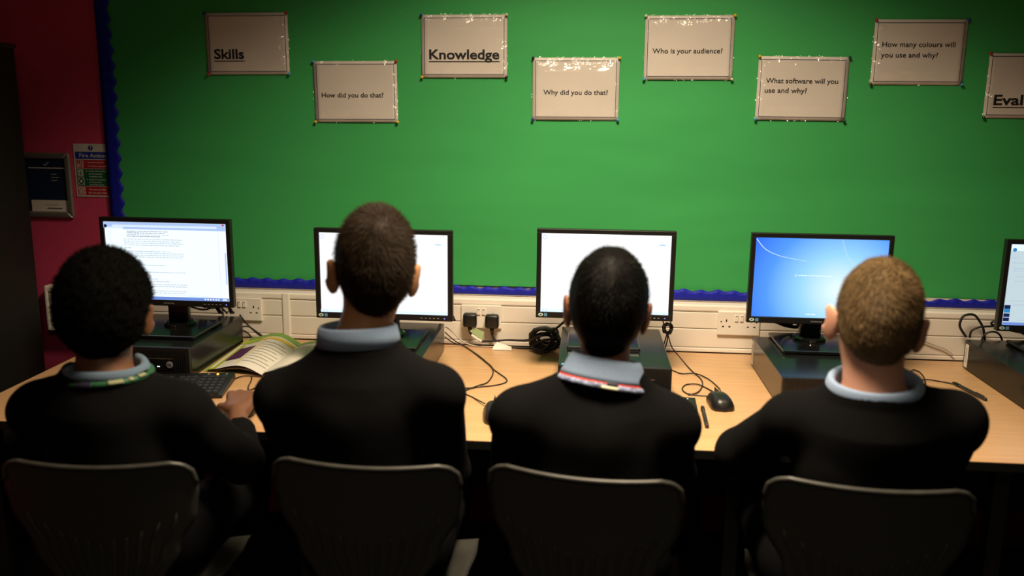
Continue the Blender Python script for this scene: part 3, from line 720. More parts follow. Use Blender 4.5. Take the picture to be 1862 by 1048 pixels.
cable('network_cable', [(-.479, -.12, .800), (-.465, -.09, .782), (-.422, -.085, .742), (-.380, -.085, .7245), (-.308, -.09, .7238), (-.268, -.10, .724)], .0024, 'grey_cable', 'thin cream cable trailing along the back of the desk')
# small tied bundle hanging at the right of the third computer
bp_ = []
for k in range(60):
    a = 2 * math.pi * k / 11; bp_.append((.013 * math.cos(a) + .005 * math.sin(k * .7), .008 * math.sin(k * .9), .016 * math.sin(a) + .004 * math.cos(k * .5)))
bo_ = obj('cable_bundle', MB().tube(bp_, .0024, 6), 'rubber', smooth=True); bo_.location = (.303, -.128, .822)
tag(bo_, 'small knotted bundle of black cable below the white screen corner', 'cable')
obj('hanging_loop', MB().tube([(-.004 + .013 * math.cos(a), -.004, .026 + .016 * math.sin(a)) for a in ang], .0022, 6, closed=True), 'rubber', bo_, smooth=True)
for q in ([(0, 0, -.01), (-.008, 0, -.05), (-.02, -.002, -.085)], [(.002, 0, -.01), (.0, .002, -.05), (-.012, -.002, -.09)]):
    obj('hanging_end', MB().tube(spline(q, 5), .0022, 6), 'rubber', bo_, smooth=True)
cable('mouse_cable', [(.305, -.130, .800), (.322, -.10, .75), (.342, -.085, Zc), (.366, -.271, Zc), (.390, -.396, Zc), (.379, -.482, Zc), (.352, -.545, Zc + .002), (.328, -.542, Zc), (.319, -.495, Zc), (.338, -.451, Zc), (.370, -.454, Zc + .003), (.395, -.481, Zc), (.410, -.530, Zc + .004)], .0021, 'brown_cable', 'dark mouse cable looped on the desk in front of the computer')
cable('keyboard_cable', [(.2755, -.295, .728), (.308, -.303, Zc), (.333, -.335, Zc), (.377, -.342, Zc + .004), (.412, -.382, Zc), (.431, -.462, Zc), (.434, -.500, Zc), (.425, -.530, Zc + .004)], .0021, 'brown_cable', 'dark cable curving from the computer side round to the mouse')
cable('keyboard_cable', [(.330, -.556, Zc), (.341, -.554, Zc), (.391, -.559, Zc), (.404, -.556, Zc + .002)], .0019, 'brown_cable', 'short straight piece of dark cable beside the mouse')
cable('mouse_cable', [(1.07, -.07, Zc), (1.088, -.163, Zc), (1.077, -.287, Zc), (1.088, -.347, Zc), (1.090, -.42, Zc)], .0021, 'brown_cable', 'dark cable running forward beside the fair haired boy')
cable('keyboard_cable', [(1.02, -.38, Zc), (1.053, -.316, Zc + .002), (1.101, -.219, Zc + .004), (1.124, -.217, Zc), (1.117, -.283, Zc), (1.085, -.376, Zc + .004), (1.05, -.41, Zc)], .0023, 'brown_cable', 'dark cable bent into a loop beside the fair haired boy')
cable('keyboard_cable', [(1.03, -.36, Zc), (1.062, -.345, Zc + .005), (1.113, -.321, Zc + .004), (1.154, -.322, Zc), (1.183, -.350, Zc + .002)], .0021, 'brown_cable', 'dark cable reaching toward the slim black pen')
cable('network_cable', [(1.10, -.068, .808), (1.176, -.068, .793), (1.223, -.068, .777), (1.263, -.069, .763), (1.288, -.072, .745)], .0026, 'grey_cable', 'pale grey cable slanting down in front of the trunking')
cable('video_cable', [(1.311, -.105, .818), (1.290, -.10, .850), (1.289, -.10, .872), (1.300, -.10, .892), (1.330, -.10, .895), (1.352, -.10, .872), (1.367, -.10, .845), (1.375, -.104, .80)], .0042, 'rubber', 'thick black cable arching above the computer at the right edge')
cable('video_cable', [(1.320, -.112, .818), (1.322, -.115, .842), (1.345, -.118, .857), (1.385, -.12, .862), (1.43, -.122, .868)], .0036, 'rubber', 'black cable bending behind the monitor at the right edge')
cable('power_cable', [(1.358, -.112, .805), (1.368, -.114, .832), (1.392, -.115, .842), (1.415, -.115, .832), (1.43, -.116, .80)], .0034, 'rubber', 'low black cable loop behind the computer at the right edge')
cable('power_cable', [(-1.235, -.10, .815), (-1.222, -.085, .785), (-1.195, -.083, .757), (-1.165, -.085, .735), (-1.13, -.09, .727)], .0034, 'rubber', 'black cable dropping below the empty socket')
cable('video_cable', [(-1.23, -.12, .775), (-1.205, -.105, .774), (-1.185, -.095, .758), (-1.15, -.09, .732), (-1.12, -.095, .727)], .0030, 'rubber', 'black cable curving down toward the open book')
cable('usb_cable', [(-1.235, -.13, .765), (-1.215, -.11, .757), (-1.20, -.10, .738), (-1.195, -.10, .7235)], .0026, 'rubber', 'short thin black cable behind the computer by the book')
# cables bunched behind the monitor stands
def stand_cables(cx, label, seed):
    rr = random.Random(seed); o = (cx, -.20, .83)
    t = thing('cable_bunch', o, label, 'cable', 'cables bunched behind the monitor stands')
    for k in range(5):
        a = rr.uniform(-.07, .03); b = rr.uniform(.03, .10)
        pts = [(a, rr.uniform(.03, .05), .072), (a - .02 + rr.uniform(-.02, .02), .055, .045), ((a + b) / 2, .05, .012 + rr.uniform(0, .02)), (b, .06, .02 + rr.uniform(0, .02)), (b + .02, .075, -.005)]
        obj('loop', MB().tube(spline(pts, 6), rr.uniform(.003, .0045), 7), 'rubber', t, smooth=True)
for cx, lb, sd in ((-1.36, 'bunch of black cables behind the stand of the web page monitor', 3), (.70, 'bunch of black cables behind the stand of the blue screen monitor', 5), (-.56, 'bunch of cables below the white screen behind the brown haired boy', 8), (1.47, 'bunch of black cables under the monitor at the right edge', 9)):
    stand_cables(cx, lb, sd)

# ------------------------------------------------------------------ desk things
def mouse(loc, rz, label, s=1.0):
    t = thing('computer_mouse', loc, label, 'mouse', 'black computer mice', rz)
    P = []
    nu, nv = 16, 14
    for i in range(nu + 1):
        u = -1 + 2 * i / nu; row = []
        for j in range(nv + 1):
            v = -1 + 2 * j / nv
            half = .031 * (1 - .10 * (u + .2)) * math.sqrt(max(0, 1 - abs(u) ** 5)) + .0005
            x = half * math.copysign(abs(v) ** .9, v)
            z = .036 * (1 - .35 * abs(u - (-.2)) ** 2) * (max(0, 1 - abs(v) ** 3.2) * .72 + .28) * max(0.1, math.sqrt(max(0, 1 - abs(u) ** 6)))
            row.append((x * s, u * .062 * s, max(.003, z) * s))
        P.append(row)
    mb = MB().grid(P)
    nn = len(P); m_ = len(P[0])
    low = [(p[0], p[1], .0005) for row in P for p in row]
    edge = [i * m_ for i in range(nn)] + [(nn - 1) * m_ + j for j in range(1, m_)] + [i * m_ + m_ - 1 for i in range(nn - 2, -1, -1)] + [j for j in range(m_ - 2, 0, -1)]
    o = len(mb.v); mb.v += [low[e] for e in edge]; k = len(edge)
    for i in range(k): mb.f.append((edge[i], edge[(i + 1) % k], o + (i + 1) % k, o + i))
    mb.f.append(tuple(o + i for i in range(k)))
    obj('shell', mb, 'black', t, smooth=True)
    obj('button_split', MB().box(-.0006 * s, .0006 * s, .012 * s, .058 * s, .020 * s, .0335 * s), 'hole', t)
    obj('scroll_wheel', MB().lathe([(.0075 * s, 0), (.0088 * s, .002 * s), (.0088 * s, .006 * s), (.0075 * s, .008 * s)], (-.004 * s, .034 * s, .0255 * s), (1, 0, 0), 18), 'rubber', t)
    return t
mouse((.412, -.630, .7205), math.radians(6), 'black mouse on the desk beside the looped cable', 1.06)
mouse((-.225, -.805, .7205), math.radians(10), 'black mouse half hidden behind the shoulder of the lanyard pupil', 1.2)
mouse((-.935, -.835, .7205), math.radians(10), 'black mouse under the hand next to the open book', 1.1)
def keyboard(loc, rz, label, led=True):
    t = thing('keyboard', loc, label, 'keyboard', 'black keyboards', rz)
    w, d = .45, .185
    obj('key_tray', MB().add([(-w / 2, -d / 2, .001), (w / 2, -d / 2, .001), (w / 2, d / 2, .001), (-w / 2, d / 2, .001), (-w / 2, -d / 2, .010), (w / 2, -d / 2, .010), (w / 2, d / 2, .022), (-w / 2, d / 2, .022)],
        [(0, 3, 2, 1), (4, 5, 6, 7), (0, 1, 5, 4), (1, 2, 6, 5), (2, 3, 7, 6), (3, 0, 4, 7)]), 'black', t)
    me = MB().add([(-.0082, -.0088, 0), (.0082, -.0088, 0), (.0082, .0088, 0), (-.0082, .0088, 0), (-.0065, -.0065, .0075), (.0065, -.0065, .0075), (.0065, .0075, .0075), (-.0065, .0075, .0075)],
        [(0, 3, 2, 1), (4, 5, 6, 7), (0, 1, 5, 4), (1, 2, 6, 5), (2, 3, 7, 6), (3, 0, 4, 7)]).mesh('key')
    me.materials.append(MT['key'])
    cols = [-.205 + .0192 * k for k in range(14)] + [.077 + .0192 * k for k in range(3)] + [.146 + .0192 * k for k in range(4)]
    for r in range(6):
        y = -.075 + .0238 * r
        for c in cols:
            if r == 0 and -.13 < c < -.02: continue
            k = bpy.data.objects.new('key', me); COL.objects.link(k); k.parent = t
            k.location = (c, y, .010 + .012 * (y + d / 2) / d); k.rotation_euler = (.065, 0, 0)
        if r == 0:
            sb = bpy.data.objects.new('space_bar', me); COL.objects.link(sb); sb.parent = t; sb.location = (-.076, y, .0112); sb.scale = (6.2, 1, 1)
    for k, m in ((0, 'logo'), (1, 'led' if led else 'logo'), (2, 'logo')):
        obj('indicator_light', MB().rbox(.148 + .027 * k - .003, .148 + .027 * k + .003, .076, .082, .0185, .0238, .0008, 1), EM['led_orange'] if m == 'led' else 'logo', t)
    return t
keyboard((-1.277, -.690, .7205), math.radians(10), 'black keyboard with a glowing orange indicator light beside the book')
keyboard((.112, -.724, .7205), math.radians(-2), 'black keyboard in front of the pupil with the red lanyard', False)
def stylus(a, b, label, r=.0055):
    a, b = Vector(a), Vector(b); L = (b - a).length
    t = thing('stylus', (a + b) / 2, label, 'pen'); t.rotation_euler = (b - a).to_track_quat('Y', 'Z').to_euler()
    obj('barrel', MB().lathe([(r * .75, 0), (r, .004), (r, L * .70), (r * .8, L * .72)], (0, -L / 2, 0), (0, 1, 0), 14), 'stylus', t, smooth=True)
    obj('grip', MB().lathe([(r * .82, 0), (r * 1.08, L * .05), (r * 1.05, L * .17), (r * .5, L * .24), (r * .15, L * .275)], (0, -L / 2 + L * .72, 0), (0, 1, 0), 14), 'black', t, smooth=True)
    obj('clip', MB().rbox(-.0015, .0015, -L / 2 + .01, -L / 2 + .05, r * .9, r * 1.35, .0005, 1), 'metal', t)
    return t
stylus((.350, -.832, .7265), (.358, -.660, .7265), 'dark pen lying beside the black mouse')
stylus((1.216, -.505, .7265), (1.184, -.335, .7265), 'slim black pen beside the computer at the right edge')

# open book
bk = thing('open_book', (-1.10, -.30, .7205), 'open textbook with green and yellow page headings on the desk', 'book')
bo3 = (-1.10, -.30, .7205)
FL, BL_, FS, BS = Vector((-1.190, -.495, 0)), Vector((-1.203, -.095, 0)), Vector((-1.000, -.520, 0)), Vector((-.985, -.155, 0))
def page_pt(u, v, lift=0.0):
    """u 0 fore edge .. 1 spine, v 0 front .. 1 back"""
    a = FL.lerp(BL_, v); b = FS.lerp(BS, v); p = a.lerp(b, u)
    z = .004 + (.026 + .010 * v) * (math.sin(math.pi * min(1, u ** 1.35)) ** 1.15) * (1 - .15 * u) + .004 * (1 - u)
    return (p.x - bo3[0], p.y - bo3[1], z + lift)
def page_patch(u0, u1, v0, v1, lift, n=8): return MB().grid([[page_pt(u0 + (u1 - u0) * i / n, v0 + (v1 - v0) * j / n, lift) for j in range(n + 1)] for i in range(n + 1)])
top = obj('left_page', page_patch(0, 1, 0, 1, 0, 22), 'page', bk, smooth=True)
for nm, pr, m in (('green_heading', (.02, .98, .90, 1.0), 'leafgreen'), ('lime_panel', (.0, .36, .76, .90), 'lime'), ('yellow_band', (.36, .96, .80, .865), 'yellow_print'),
                  ('purple_picture', (.12, .42, .22, .60), 'purple_print'), ('lime_strip', (.0, .14, .0, .72), 'lime'), ('white_strip', (.02, .075, .04, .70), 'page'), ('yellow_rule', (.47, .485, .05, .78), 'yellow_print')):
    obj(nm, page_patch(*pr, .0012 if nm != 'white_strip' else .0018), m, top, smooth=True)
for k in range(9):
    obj('text_line', page_patch(.52, .60 + .34 * (1 if k % 3 else .8), .70 - k * .07, .712 - k * .07, .0012, 6), 'grey_print', top, smooth=True)
pb = MB()
for lay in range(4):
    f = 1 - .2 * lay
    P = [[(lambda q: (q[0], q[1] + .004 * lay, max(.0012, q[2] * f - .002)))(page_pt(i / 16, j / 4)) for j in range(5)] for i in range(17)]
    obj('lower_page', MB().grid(P), 'purple_print' if lay in (0, 3) else 'page', bk, smooth=True)
P = [[(lambda x, y: (x - bo3[0], y - bo3[1], .004 + .022 * math.sin(math.pi * min(1, .12 + u * .88)) ** 1.2 * (1 - u * .5)))(FS.lerp(BS, v).x + u * .155, FS.lerp(BS, v).y + .01 * u) for v in [j / 10 for j in range(11)]] for u in [i / 14 for i in range(15)]]
obj('facing_page', MB().grid(P), 'page', bk, smooth=True)
obj('facing_heading', MB().grid([[(p[0], p[1], p[2] + .0012) for p in row[9:]] for row in P]), 'leafgreen', bk, smooth=True)
obj('cover', MB().rbox(-1.206 - bo3[0], -.822 - bo3[0], -.488 - bo3[1], -.13 - bo3[1], .0, .0012, .0004, 1), 'leafgreen', bk)
cable('mouse_cable', [(-1.076, -.576, .7235), (-1.059, -.535, .724), (-1.024, -.53, .7235), (-.98, -.535, .7235), (-.93, -.54, .7235)], .0019, 'brown_cable', 'thin dark cable from the keyboard passing in front of the book')
cable('mouse_cable', [(-1.03, -.532, .7235), (-1.015, -.575, .7235), (-1.001, -.636, .7235), (-.985, -.665, .7235), (-.970, -.63, .7235), (-.94, -.60, .7235)], .0019, 'brown_cable', 'thin dark cable curling beside the hand')
#@@END_PART2
# ------------------------------------------------------------------ chairs
def chair(loc, rz, label):
    t = thing('school_chair', loc, label, 'chair', 'charcoal plastic school chairs', rz)
    def width(s):       # half width at arc position s (0 top of back .. 1 front of seat)
        pts = [(0, .160), (.006, .176), (.016, .190), (.035, .201), (.09, .208), (.16, .200), (.28, .158), (.40, .112), (.47, .103), (.54, .120), (.62, .160), (.72, .192), (.85, .200), (.95, .195), (1, .180)]
        for (a, b), (c, d) in zip(pts, pts[1:]):
            if s <= c: k = (s - a) / (c - a); k = k * k * (3 - 2 * k); return b + (d - b) * k
        return pts[-1][1]
    prof = [(-.205, .826), (-.199, .798), (-.190, .72), (-.180, .64), (-.172, .56), (-.160, .50), (-.130, .462), (-.08, .450), (0, .447), (.10, .450), (.18, .452), (.215, .442), (.228, .425)]
    cs = [Vector((0, y, z)) for y, z in prof]; sp_ = spline(cs, 6)
    L = [0]
    for a, b in zip(sp_, sp_[1:]): L.append(L[-1] + (b - a).length)
    def centre(s):
        q = s * L[-1]
        for i in range(len(L) - 1):
            if q <= L[i + 1] + 1e-9: return sp_[i].lerp(sp_[i + 1], (q - L[i]) / (L[i + 1] - L[i]))
        return sp_[-1]
    def pt(u, s):
        c = centre(s); w = width(s); e = 1e-3
        back = max(0.0, min(1.0, (.50 - s) / .12)); seat = 1 - back
        bend = .034 * (u * w / .2) ** 2
        return Vector((u * w, c.y + bend * back, c.z + bend * .45 * seat - (.004 * (1 - u * u) if s < .02 else 0)))
    nu, ns = 24, 60
    sh = obj('shell', MB().grid([[pt(-1 + 2 * i / nu, j / ns) for j in range(ns + 1)] for i in range(nu + 1)]), 'chair', t, smooth=True, fix=False)
    sd = sh.modifiers.new('thick', 'SOLIDIFY'); sd.thickness = .005; sd.offset = 0
    rim = [pt(-1 + 2 * i / 30, .0) for i in range(31)]
    lo_ = [.07, .055, .042, .03, .02, .012, .006, .002]
    rim = [pt(-1, q) for q in lo_] + rim + [pt(1, q) for q in lo_[::-1]]
    obj('top_rim', MB().tube([p + Vector((0, -.002, 0)) for p in rim], .0055, 8), 'rim', t, smooth=True)
    for k in range(-5, 6):
        u0 = k / 5 * .80
        s0 = .245 - .085 * (abs(k) / 5) ** 1.8
        pts = []
        for j in range(16):
            s = s0 + (.52 - s0) * j / 15
            p = pt(u0, s); q = pt(u0, s + .005) - pt(u0, s - .005); du = pt(u0 + .02, s) - pt(u0 - .02, s)
            nrm = du.cross(q).normalized()
            if nrm.y > 0: nrm = -nrm
            pts.append(p + nrm * .0028)
        obj('rib', MB().tube(pts, [.0012] + [.0042] * 14 + [.001], 6), 'chair', t, smooth=True)
    for sx in (-1, 1):
        obj('leg', MB().tube(spline([(sx * .13, -.10, .443), (sx * .165, -.13, .42), (sx * .205, -.20, .20), (sx * .225, -.235, .0)], 6), .011, 10), 'metal', t, smooth=True)
        obj('leg', MB().tube(spline([(sx * .13, .10, .443), (sx * .165, .13, .42), (sx * .200, .19, .20), (sx * .215, .215, .0)], 6), .011, 10), 'metal', t, smooth=True)
    obj('seat_frame', MB().tube([(-.13, -.10, .440), (.13, -.10, .440), (.13, .10, .440), (-.13, .10, .440)], .010, 8, closed=True), 'metal', t)
    return t
chair((-1.02, -1.285, 0), math.radians(4), 'charcoal plastic chair of the pupil beside the cupboard, leftmost')
chair((-.445, -1.225, 0), math.radians(-1), 'charcoal plastic chair with bright top edge under the brown haired boy')
chair((.040, -1.235, 0), math.radians(-8), 'turned charcoal plastic chair of the pupil with the red lanyard')
chair((.612, -1.225, 0), math.radians(-5), 'charcoal plastic chair of the fair haired boy, rightmost')

# ------------------------------------------------------------------ people: implicit surfaces meshed by surface nets
class Field:
    def __init__(s, lo, hi, h):
        s.lo = np.array(lo, float); s.h = h; s.n = np.ceil((np.array(hi) - s.lo) / h).astype(int) + 1
        s.d = np.full(tuple(s.n), 0.5, np.float32)
        s.ax = [s.lo[i] + h * np.arange(s.n[i]) for i in range(3)]
    def _win(s, lo, hi):
        a = np.clip(np.floor((np.array(lo) - s.lo) / s.h).astype(int), 0, s.n); b = np.clip(np.ceil((np.array(hi) - s.lo) / s.h).astype(int) + 1, 0, s.n)
        sl = tuple(slice(a[i], b[i]) for i in range(3))
        X = [s.ax[i][sl[i]].reshape([-1 if k == i else 1 for k in range(3)]) for i in range(3)]
        return sl, X
    def _mix(s, sl, p, k, cut):
        d = s.d[sl]; p = p.astype(np.float32)
        if cut: d, p = -d, p
        m = np.minimum(d, p)
        if k > 0:
            hh = np.maximum(k - np.abs(d - p), 0) / k; m = m - hh * hh * k * .25
        s.d[sl] = -m if cut else m
    def cone(s, a, b, ra, rb, k=.02, cut=False, sc=(1, 1, 1)):
        a = np.array(a, float); b = np.array(b, float); m = max(ra, rb) * 1.0 / min(sc) + k + 2 * s.h
        sl, X = s._win(np.minimum(a, b) - m, np.maximum(a, b) + m)
        if 0 in s.d[sl].shape: return
        ba = b - a; L = max(ba @ ba, 1e-12)
        t = np.clip(((X[0] - a[0]) * ba[0] + (X[1] - a[1]) * ba[1] + (X[2] - a[2]) * ba[2]) / L, 0, 1)
        q = np.sqrt(sum(((X[i] - a[i] - ba[i] * t) * sc[i]) ** 2 for i in range(3)))
        s._mix(sl, q - (ra + (rb - ra) * t), k, cut)
    def ell(s, c, r, k=.02, R=None, cut=False):
        c = np.array(c, float); r = np.array(r, float); m = max(r) + k + 2 * s.h
        sl, X = s._win(c - m, c + m)
        if 0 in s.d[sl].shape: return
        D = [X[i] - c[i] for i in range(3)]
        if R is not None: D = [R[0][i] * D[0] + R[1][i] * D[1] + R[2][i] * D[2] for i in range(3)]
        k0 = np.sqrt(sum((D[i] / r[i]) ** 2 for i in range(3))); k1 = np.sqrt(sum((D[i] / r[i] ** 2) ** 2 for i in range(3))) + 1e-6
        s._mix(sl, k0 * (k0 - 1) / k1, k, cut)
    def mesh(s, name, origin=(0, 0, 0)):
        d = s.d; sg = d < 0; c = np.zeros(tuple(s.n - 1), np.int8)
        for i in (0, 1):
            for j in (0, 1):
                for k in (0, 1): c += sg[i:s.n[0] - 1 + i, j:s.n[1] - 1 + j, k:s.n[2] - 1 + k]
        act = (c > 0) & (c < 8); idx = np.full(act.shape, -1, np.int32); ijk = np.argwhere(act); idx[act] = np.arange(len(ijk))
        pos = np.zeros((len(ijk), 3)); cnt = np.zeros(len(ijk))
        for ax in range(3):
            o = [k for k in range(3) if k != ax]
            for i in (0, 1):
                for j in (0, 1):
                    p = ijk.copy(); p[:, o[0]] += i; p[:, o[1]] += j; q = p.copy(); q[:, ax] += 1
                    a = d[p[:, 0], p[:, 1], p[:, 2]]; b = d[q[:, 0], q[:, 1], q[:, 2]]
                    cr = (a < 0) != (b < 0); tt = np.where(cr, a / np.where(cr, a - b, 1), 0)
                    w = (p - ijk).astype(float); w[:, ax] += tt
                    pos[cr] += w[cr]; cnt[cr] += 1
        V = s.lo + s.h * (ijk + pos / np.maximum(cnt, 1)[:, None]) - np.array(origin)
        Q = []
        for ax in range(3):
            b_, c_ = (ax + 1) % 3, (ax + 2) % 3
            lo_ = [slice(None)] * 3; hi_ = [slice(None)] * 3; lo_[ax] = slice(0, -1); hi_[ax] = slice(1, None)
            s0, s1 = sg[tuple(lo_)], sg[tuple(hi_)]
            e = np.argwhere(s0 != s1); e = e[(e[:, b_] > 0) & (e[:, c_] > 0) & (e[:, b_] < s.n[b_] - 1) & (e[:, c_] < s.n[c_] - 1)]
            ins = sg[e[:, 0], e[:, 1], e[:, 2]]
            def at(db, dc):
                p = e.copy(); p[:, b_] += db; p[:, c_] += dc; return idx[p[:, 0], p[:, 1], p[:, 2]]
            q = np.stack([at(-1, -1), at(0, -1), at(0, 0), at(-1, 0)], 1); q[~ins] = q[~ins][:, ::-1]
            Q.append(q)
        Q = np.concatenate(Q); Q = Q[(Q >= 0).all(1)]
        me = bpy.data.meshes.new(name); me.vertices.add(len(V)); me.vertices.foreach_set('co', V.astype(np.float32).ravel())
        me.loops.add(Q.size); me.loops.foreach_set('vertex_index', Q.astype(np.int32).ravel())
        me.polygons.add(len(Q)); me.polygons.foreach_set('loop_start', (np.arange(len(Q)) * 4).astype(np.int32)); me.polygons.foreach_set('loop_total', np.full(len(Q), 4, np.int32))
        me.update(calc_edges=True); me.polygons.foreach_set('use_smooth', [True] * len(Q))
        return me
def rot(yaw, pitch, roll):
    """local axes in columns: x right, y where the face looks, z up"""
    m = Matrix.Rotation(yaw, 3, 'Z') @ Matrix.Rotation(pitch, 3, 'X') @ Matrix.Rotation(roll, 3, 'Y')
    return np.array(m)

def person(name_label, J, skin_m, hair_m, hp, collar, lan=None):
    root = thing('person', (J['pelvis'][0], J['pelvis'][1], 0), name_label, 'person', 'pupils seated at the computers')
    ro = np.array([J['pelvis'][0], J['pelvis'][1], 0.])
    A = {k: np.array(v, float) for k, v in J.items() if isinstance(v, (tuple, list))}
    H = A['head']; R = rot(*[math.radians(a) for a in J['turn']]); S = J['hs']
    def hl(p): return H + R @ (np.array(p, float) * S)
    def head(F, g=0.0):
        F.ell(hl((0, -.008, .032)), np.array((.073, .094, .092)) * S + g, .02, R)
        F.ell(hl((0, -.045, .0)), np.array((.060, .055, .062)) * S + g, .03, R)
        F.ell(hl((0, .030, -.035)), np.array((.060, .068, .072)) * S + g, .03, R)
    pts = [A[k] for k in ('head', 'pelvis', 'elL', 'elR', 'wrL', 'wrR', 'knL', 'knR', 'anL', 'anR')]
    lo = np.min(pts, 0) - (.20, .20, .10); hi = np.max(pts, 0) + (.20, .26, .17); lo[2] = 0.0
    # ---- body
    F = Field(lo, hi, .0045)
    head(F)
    F.ell(hl((0, .072, -.098)), np.array((.024, .018, .018)) * S, .03, R)                       # chin
    F.cone(hl((0, .090, .012)), hl((0, .108, -.026)), .008 * S, .013 * S, .012)                  # nose
    F.ell(hl((0, .090, -.058)), np.array((.024, .012, .010)) * S, .010, R)                       # mouth
    for sx in (-1, 1):
        F.ell(hl((sx * .031, .098, .010)), np.array((.016, .012, .011)) * S, .010, R, cut=True)  # eye socket
        Re = R @ rot(sx * math.radians(-J.get('ear', 26)), 0, sx * math.radians(8))
        F.ell(hl((sx * J.get('earx', .087), -.008, -.008)), np.array((.009, .0235, .038)) * S, .010, Re)        # ear
        F.ell(hl((sx * (J.get('earx', .087) + .012), .004, .0)), np.array((.006, .010, .016)) * S, .006, Re, cut=True)
    nb = A['neck']; nr = J.get('nr', .056)
    F.cone(hl((0, -.018, -.05)), nb + (0, 0, -.03), nr * .97, nr * 1.08, .03)
    def torso(F, g, k, arms=True, legs=True):
        ch, pv = A['chest'], A['pelvis']
        F.ell(ch, np.array((.135, .092, .17)) + g, k); F.ell(ch * .45 + pv * .55, np.array((.128, .095, .18)) + g, k); F.ell(pv + (0, 0, .03), np.array((.155, .115, .12)) + g, k)
        for s_ in 'LR':
            sh = A['sh' + s_]; el = A['el' + s_]; wr = A['wr' + s_]
            F.cone(nb + (0, -.005, -.045), sh, .040 + g, .044 + g, k); F.cone(ch + (0, 0, .06), sh, .075 + g, .044 + g, k)
            if arms:
                F.cone(sh, el, .045 + g, .037 + g, k * .5); F.cone(el, wr, .037 + g, .026 + g * .6, k * .5)
            if legs:
                kn = A['kn' + s_]; an = A['an' + s_]; hp_ = pv + ((-.085 if s_ == 'L' else .085), 0, .0)
                F.cone(hp_, kn, .078 + g, .055 + g, k); F.cone(kn, an, .053 + g, .036 + g, k * .7)
    torso(F, -.004, .030)
    for s_, sx in (('L', -1), ('R', 1)):                                                       # feet and hands
        an = A['an' + s_]; F.cone(an + (0, -.02, -.045), an + (0, .14, -.055), .033, .028, .03, sc=(1, 1, 1.1))
        wr = A['wr' + s_]; fd = np.array(J['fd' + s_], float); fd /= np.linalg.norm(fd); up = np.array((0, 0, 1.)); up -= fd * (up @ fd); up /= np.linalg.norm(up)
        sd = np.cross(fd, up) * sx            # toward the little finger side
        hz = J.get('hand' + s_, 1.0)
        for off, pl, ls, r in ((-.029, .082, (.036, .024, .018), .0088), (-.010, .088, (.040, .026, .019), .0090), (.010, .084, (.037, .025, .018), .0086), (.028, .074, (.029, .019, .016), .0076)):
            off *= hz; pl *= hz; ls = [q * hz for q in ls]; r *= hz
            kn_ = wr + fd * pl + sd * off + up * .010
            F.cone(wr + fd * .012 + sd * off * .45, kn_, .017, .0125, .012)
            p = kn_; a = -.30
            for q, L_ in enumerate(ls):
                a -= J.get('curl', .38) * (1 if q else .4); nx_ = p + (fd * math.cos(a) + up * math.sin(a)) * L_ + sd * off * .12
                F.cone(p, nx_, r * (1 - .08 * q), r * (.92 - .08 * q), .004); p = nx_
        tb = wr + fd * .022 - sd * .028; t1 = tb + fd * .034 - sd * .026 - up * .006; t2 = t1 + fd * .030 - sd * .006 - up * .008
        F.cone(tb, t1, .0135, .0105, .012); F.cone(t1, t2, .0100, .0080, .004)
    obj('body', F.mesh('body', ro), skin_m, root, fix=False)
    for sx in (-1, 1):
        e = obj('eye', MB().lathe([(.0002 + .0115 * S * math.sin(math.pi * i / 10), -.0115 * S * math.cos(math.pi * i / 10)) for i in range(11)], hl((sx * .031, .083, .010)) - ro, R[:, 1], 14), 'sclera', root, smooth=True)
        obj('iris', MB().lathe([(.0052 * S, 0), (.0048 * S, .0014)], hl((sx * .031, .083, .010)) - ro + R[:, 1] * .0108 * S, R[:, 1], 12), 'iris', e)
    # ---- hair: close shell plus strands
    G = Field(H - .17, H + .18, .004)
    tS, tT, tB = hp['side'], hp['top'], hp['back']
    G.ell(hl((0, -.008, .032 + (tT - tS) * .4)), (np.array((.073, .094, .092)) * S + np.array((tS, tB, tT))), .01, R)
    G.ell(hl((0, -.045, .0)), np.array((.060, .055, .062)) * S + np.array((tS * .8, tB * .8, .004)), .03, R)
    G.cone(hl((0, -.040, -.03)), hl((0, -.042, hp['nape'] + .02)), .052 * S, .043 * S, .03)
    if hp.get('earcut'):
        for sx in (-1, 1): G.ell(hl((sx * .112, .004, -.016)), np.array((.044, .054, .056)) * S, .02, R, cut=True)
    X = [G.ax[i].reshape([-1 if k == i else 1 for k in range(3)]) - H[i] for i in range(3)]
    ly = (R[0][1] * X[0] + R[1][1] * X[1] + R[2][1] * X[2]) / S; lz = (R[0][2] * X[0] + R[1][2] * X[1] + R[2][2] * X[2]) / S; lx = (R[0][0] * X[0] + R[1][0] * X[1] + R[2][0] * X[2]) / S
    line = hp['nape'] + np.maximum(ly + .075, 0) * 1.0 + np.abs(lx) * hp.get('vee', .25)
    line = np.minimum(line, .066 + .15 * (ly - .06))
    cutp = (line - lz) * S * .75
    rs = np.random.RandomState(hp['seed'])
    wob = 0
    for _ in range(10):
        kv = rs.normal(0, hp.get('freq', 70), 3); wob = wob + np.sin(X[0] * kv[0] + X[1] * kv[1] + X[2] * kv[2] + rs.uniform(0, 6))
    G.d = G.d + (wob * hp.get('lump', .00025)).astype(np.float32)
    k = .012; hh = np.maximum(k - np.abs(G.d - cutp), 0) / k; G.d = (np.maximum(G.d, cutp) + hh * hh * k * .25).astype(np.float32)
    me = G.mesh('hair', ro)
    co = np.zeros(len(me.vertices) * 3, np.float32); me.vertices.foreach_get('co', co); co = co.reshape(-1, 3); nm = np.zeros_like(co).ravel(); me.vertices.foreach_get('normal', nm); nm = nm.reshape(-1, 3)
    faces = np.zeros(len(me.polygons) * 4, np.int32); me.polygons.foreach_get('vertices', faces); faces = faces.reshape(-1, 4)
    Hl = H - ro
    q = (co - Hl) @ R / S
    ok = np.where((q[:, 2] > hp['nape'] - .01) & (np.einsum('ij,ij->i', nm, (co - Hl)) > 0))[0]
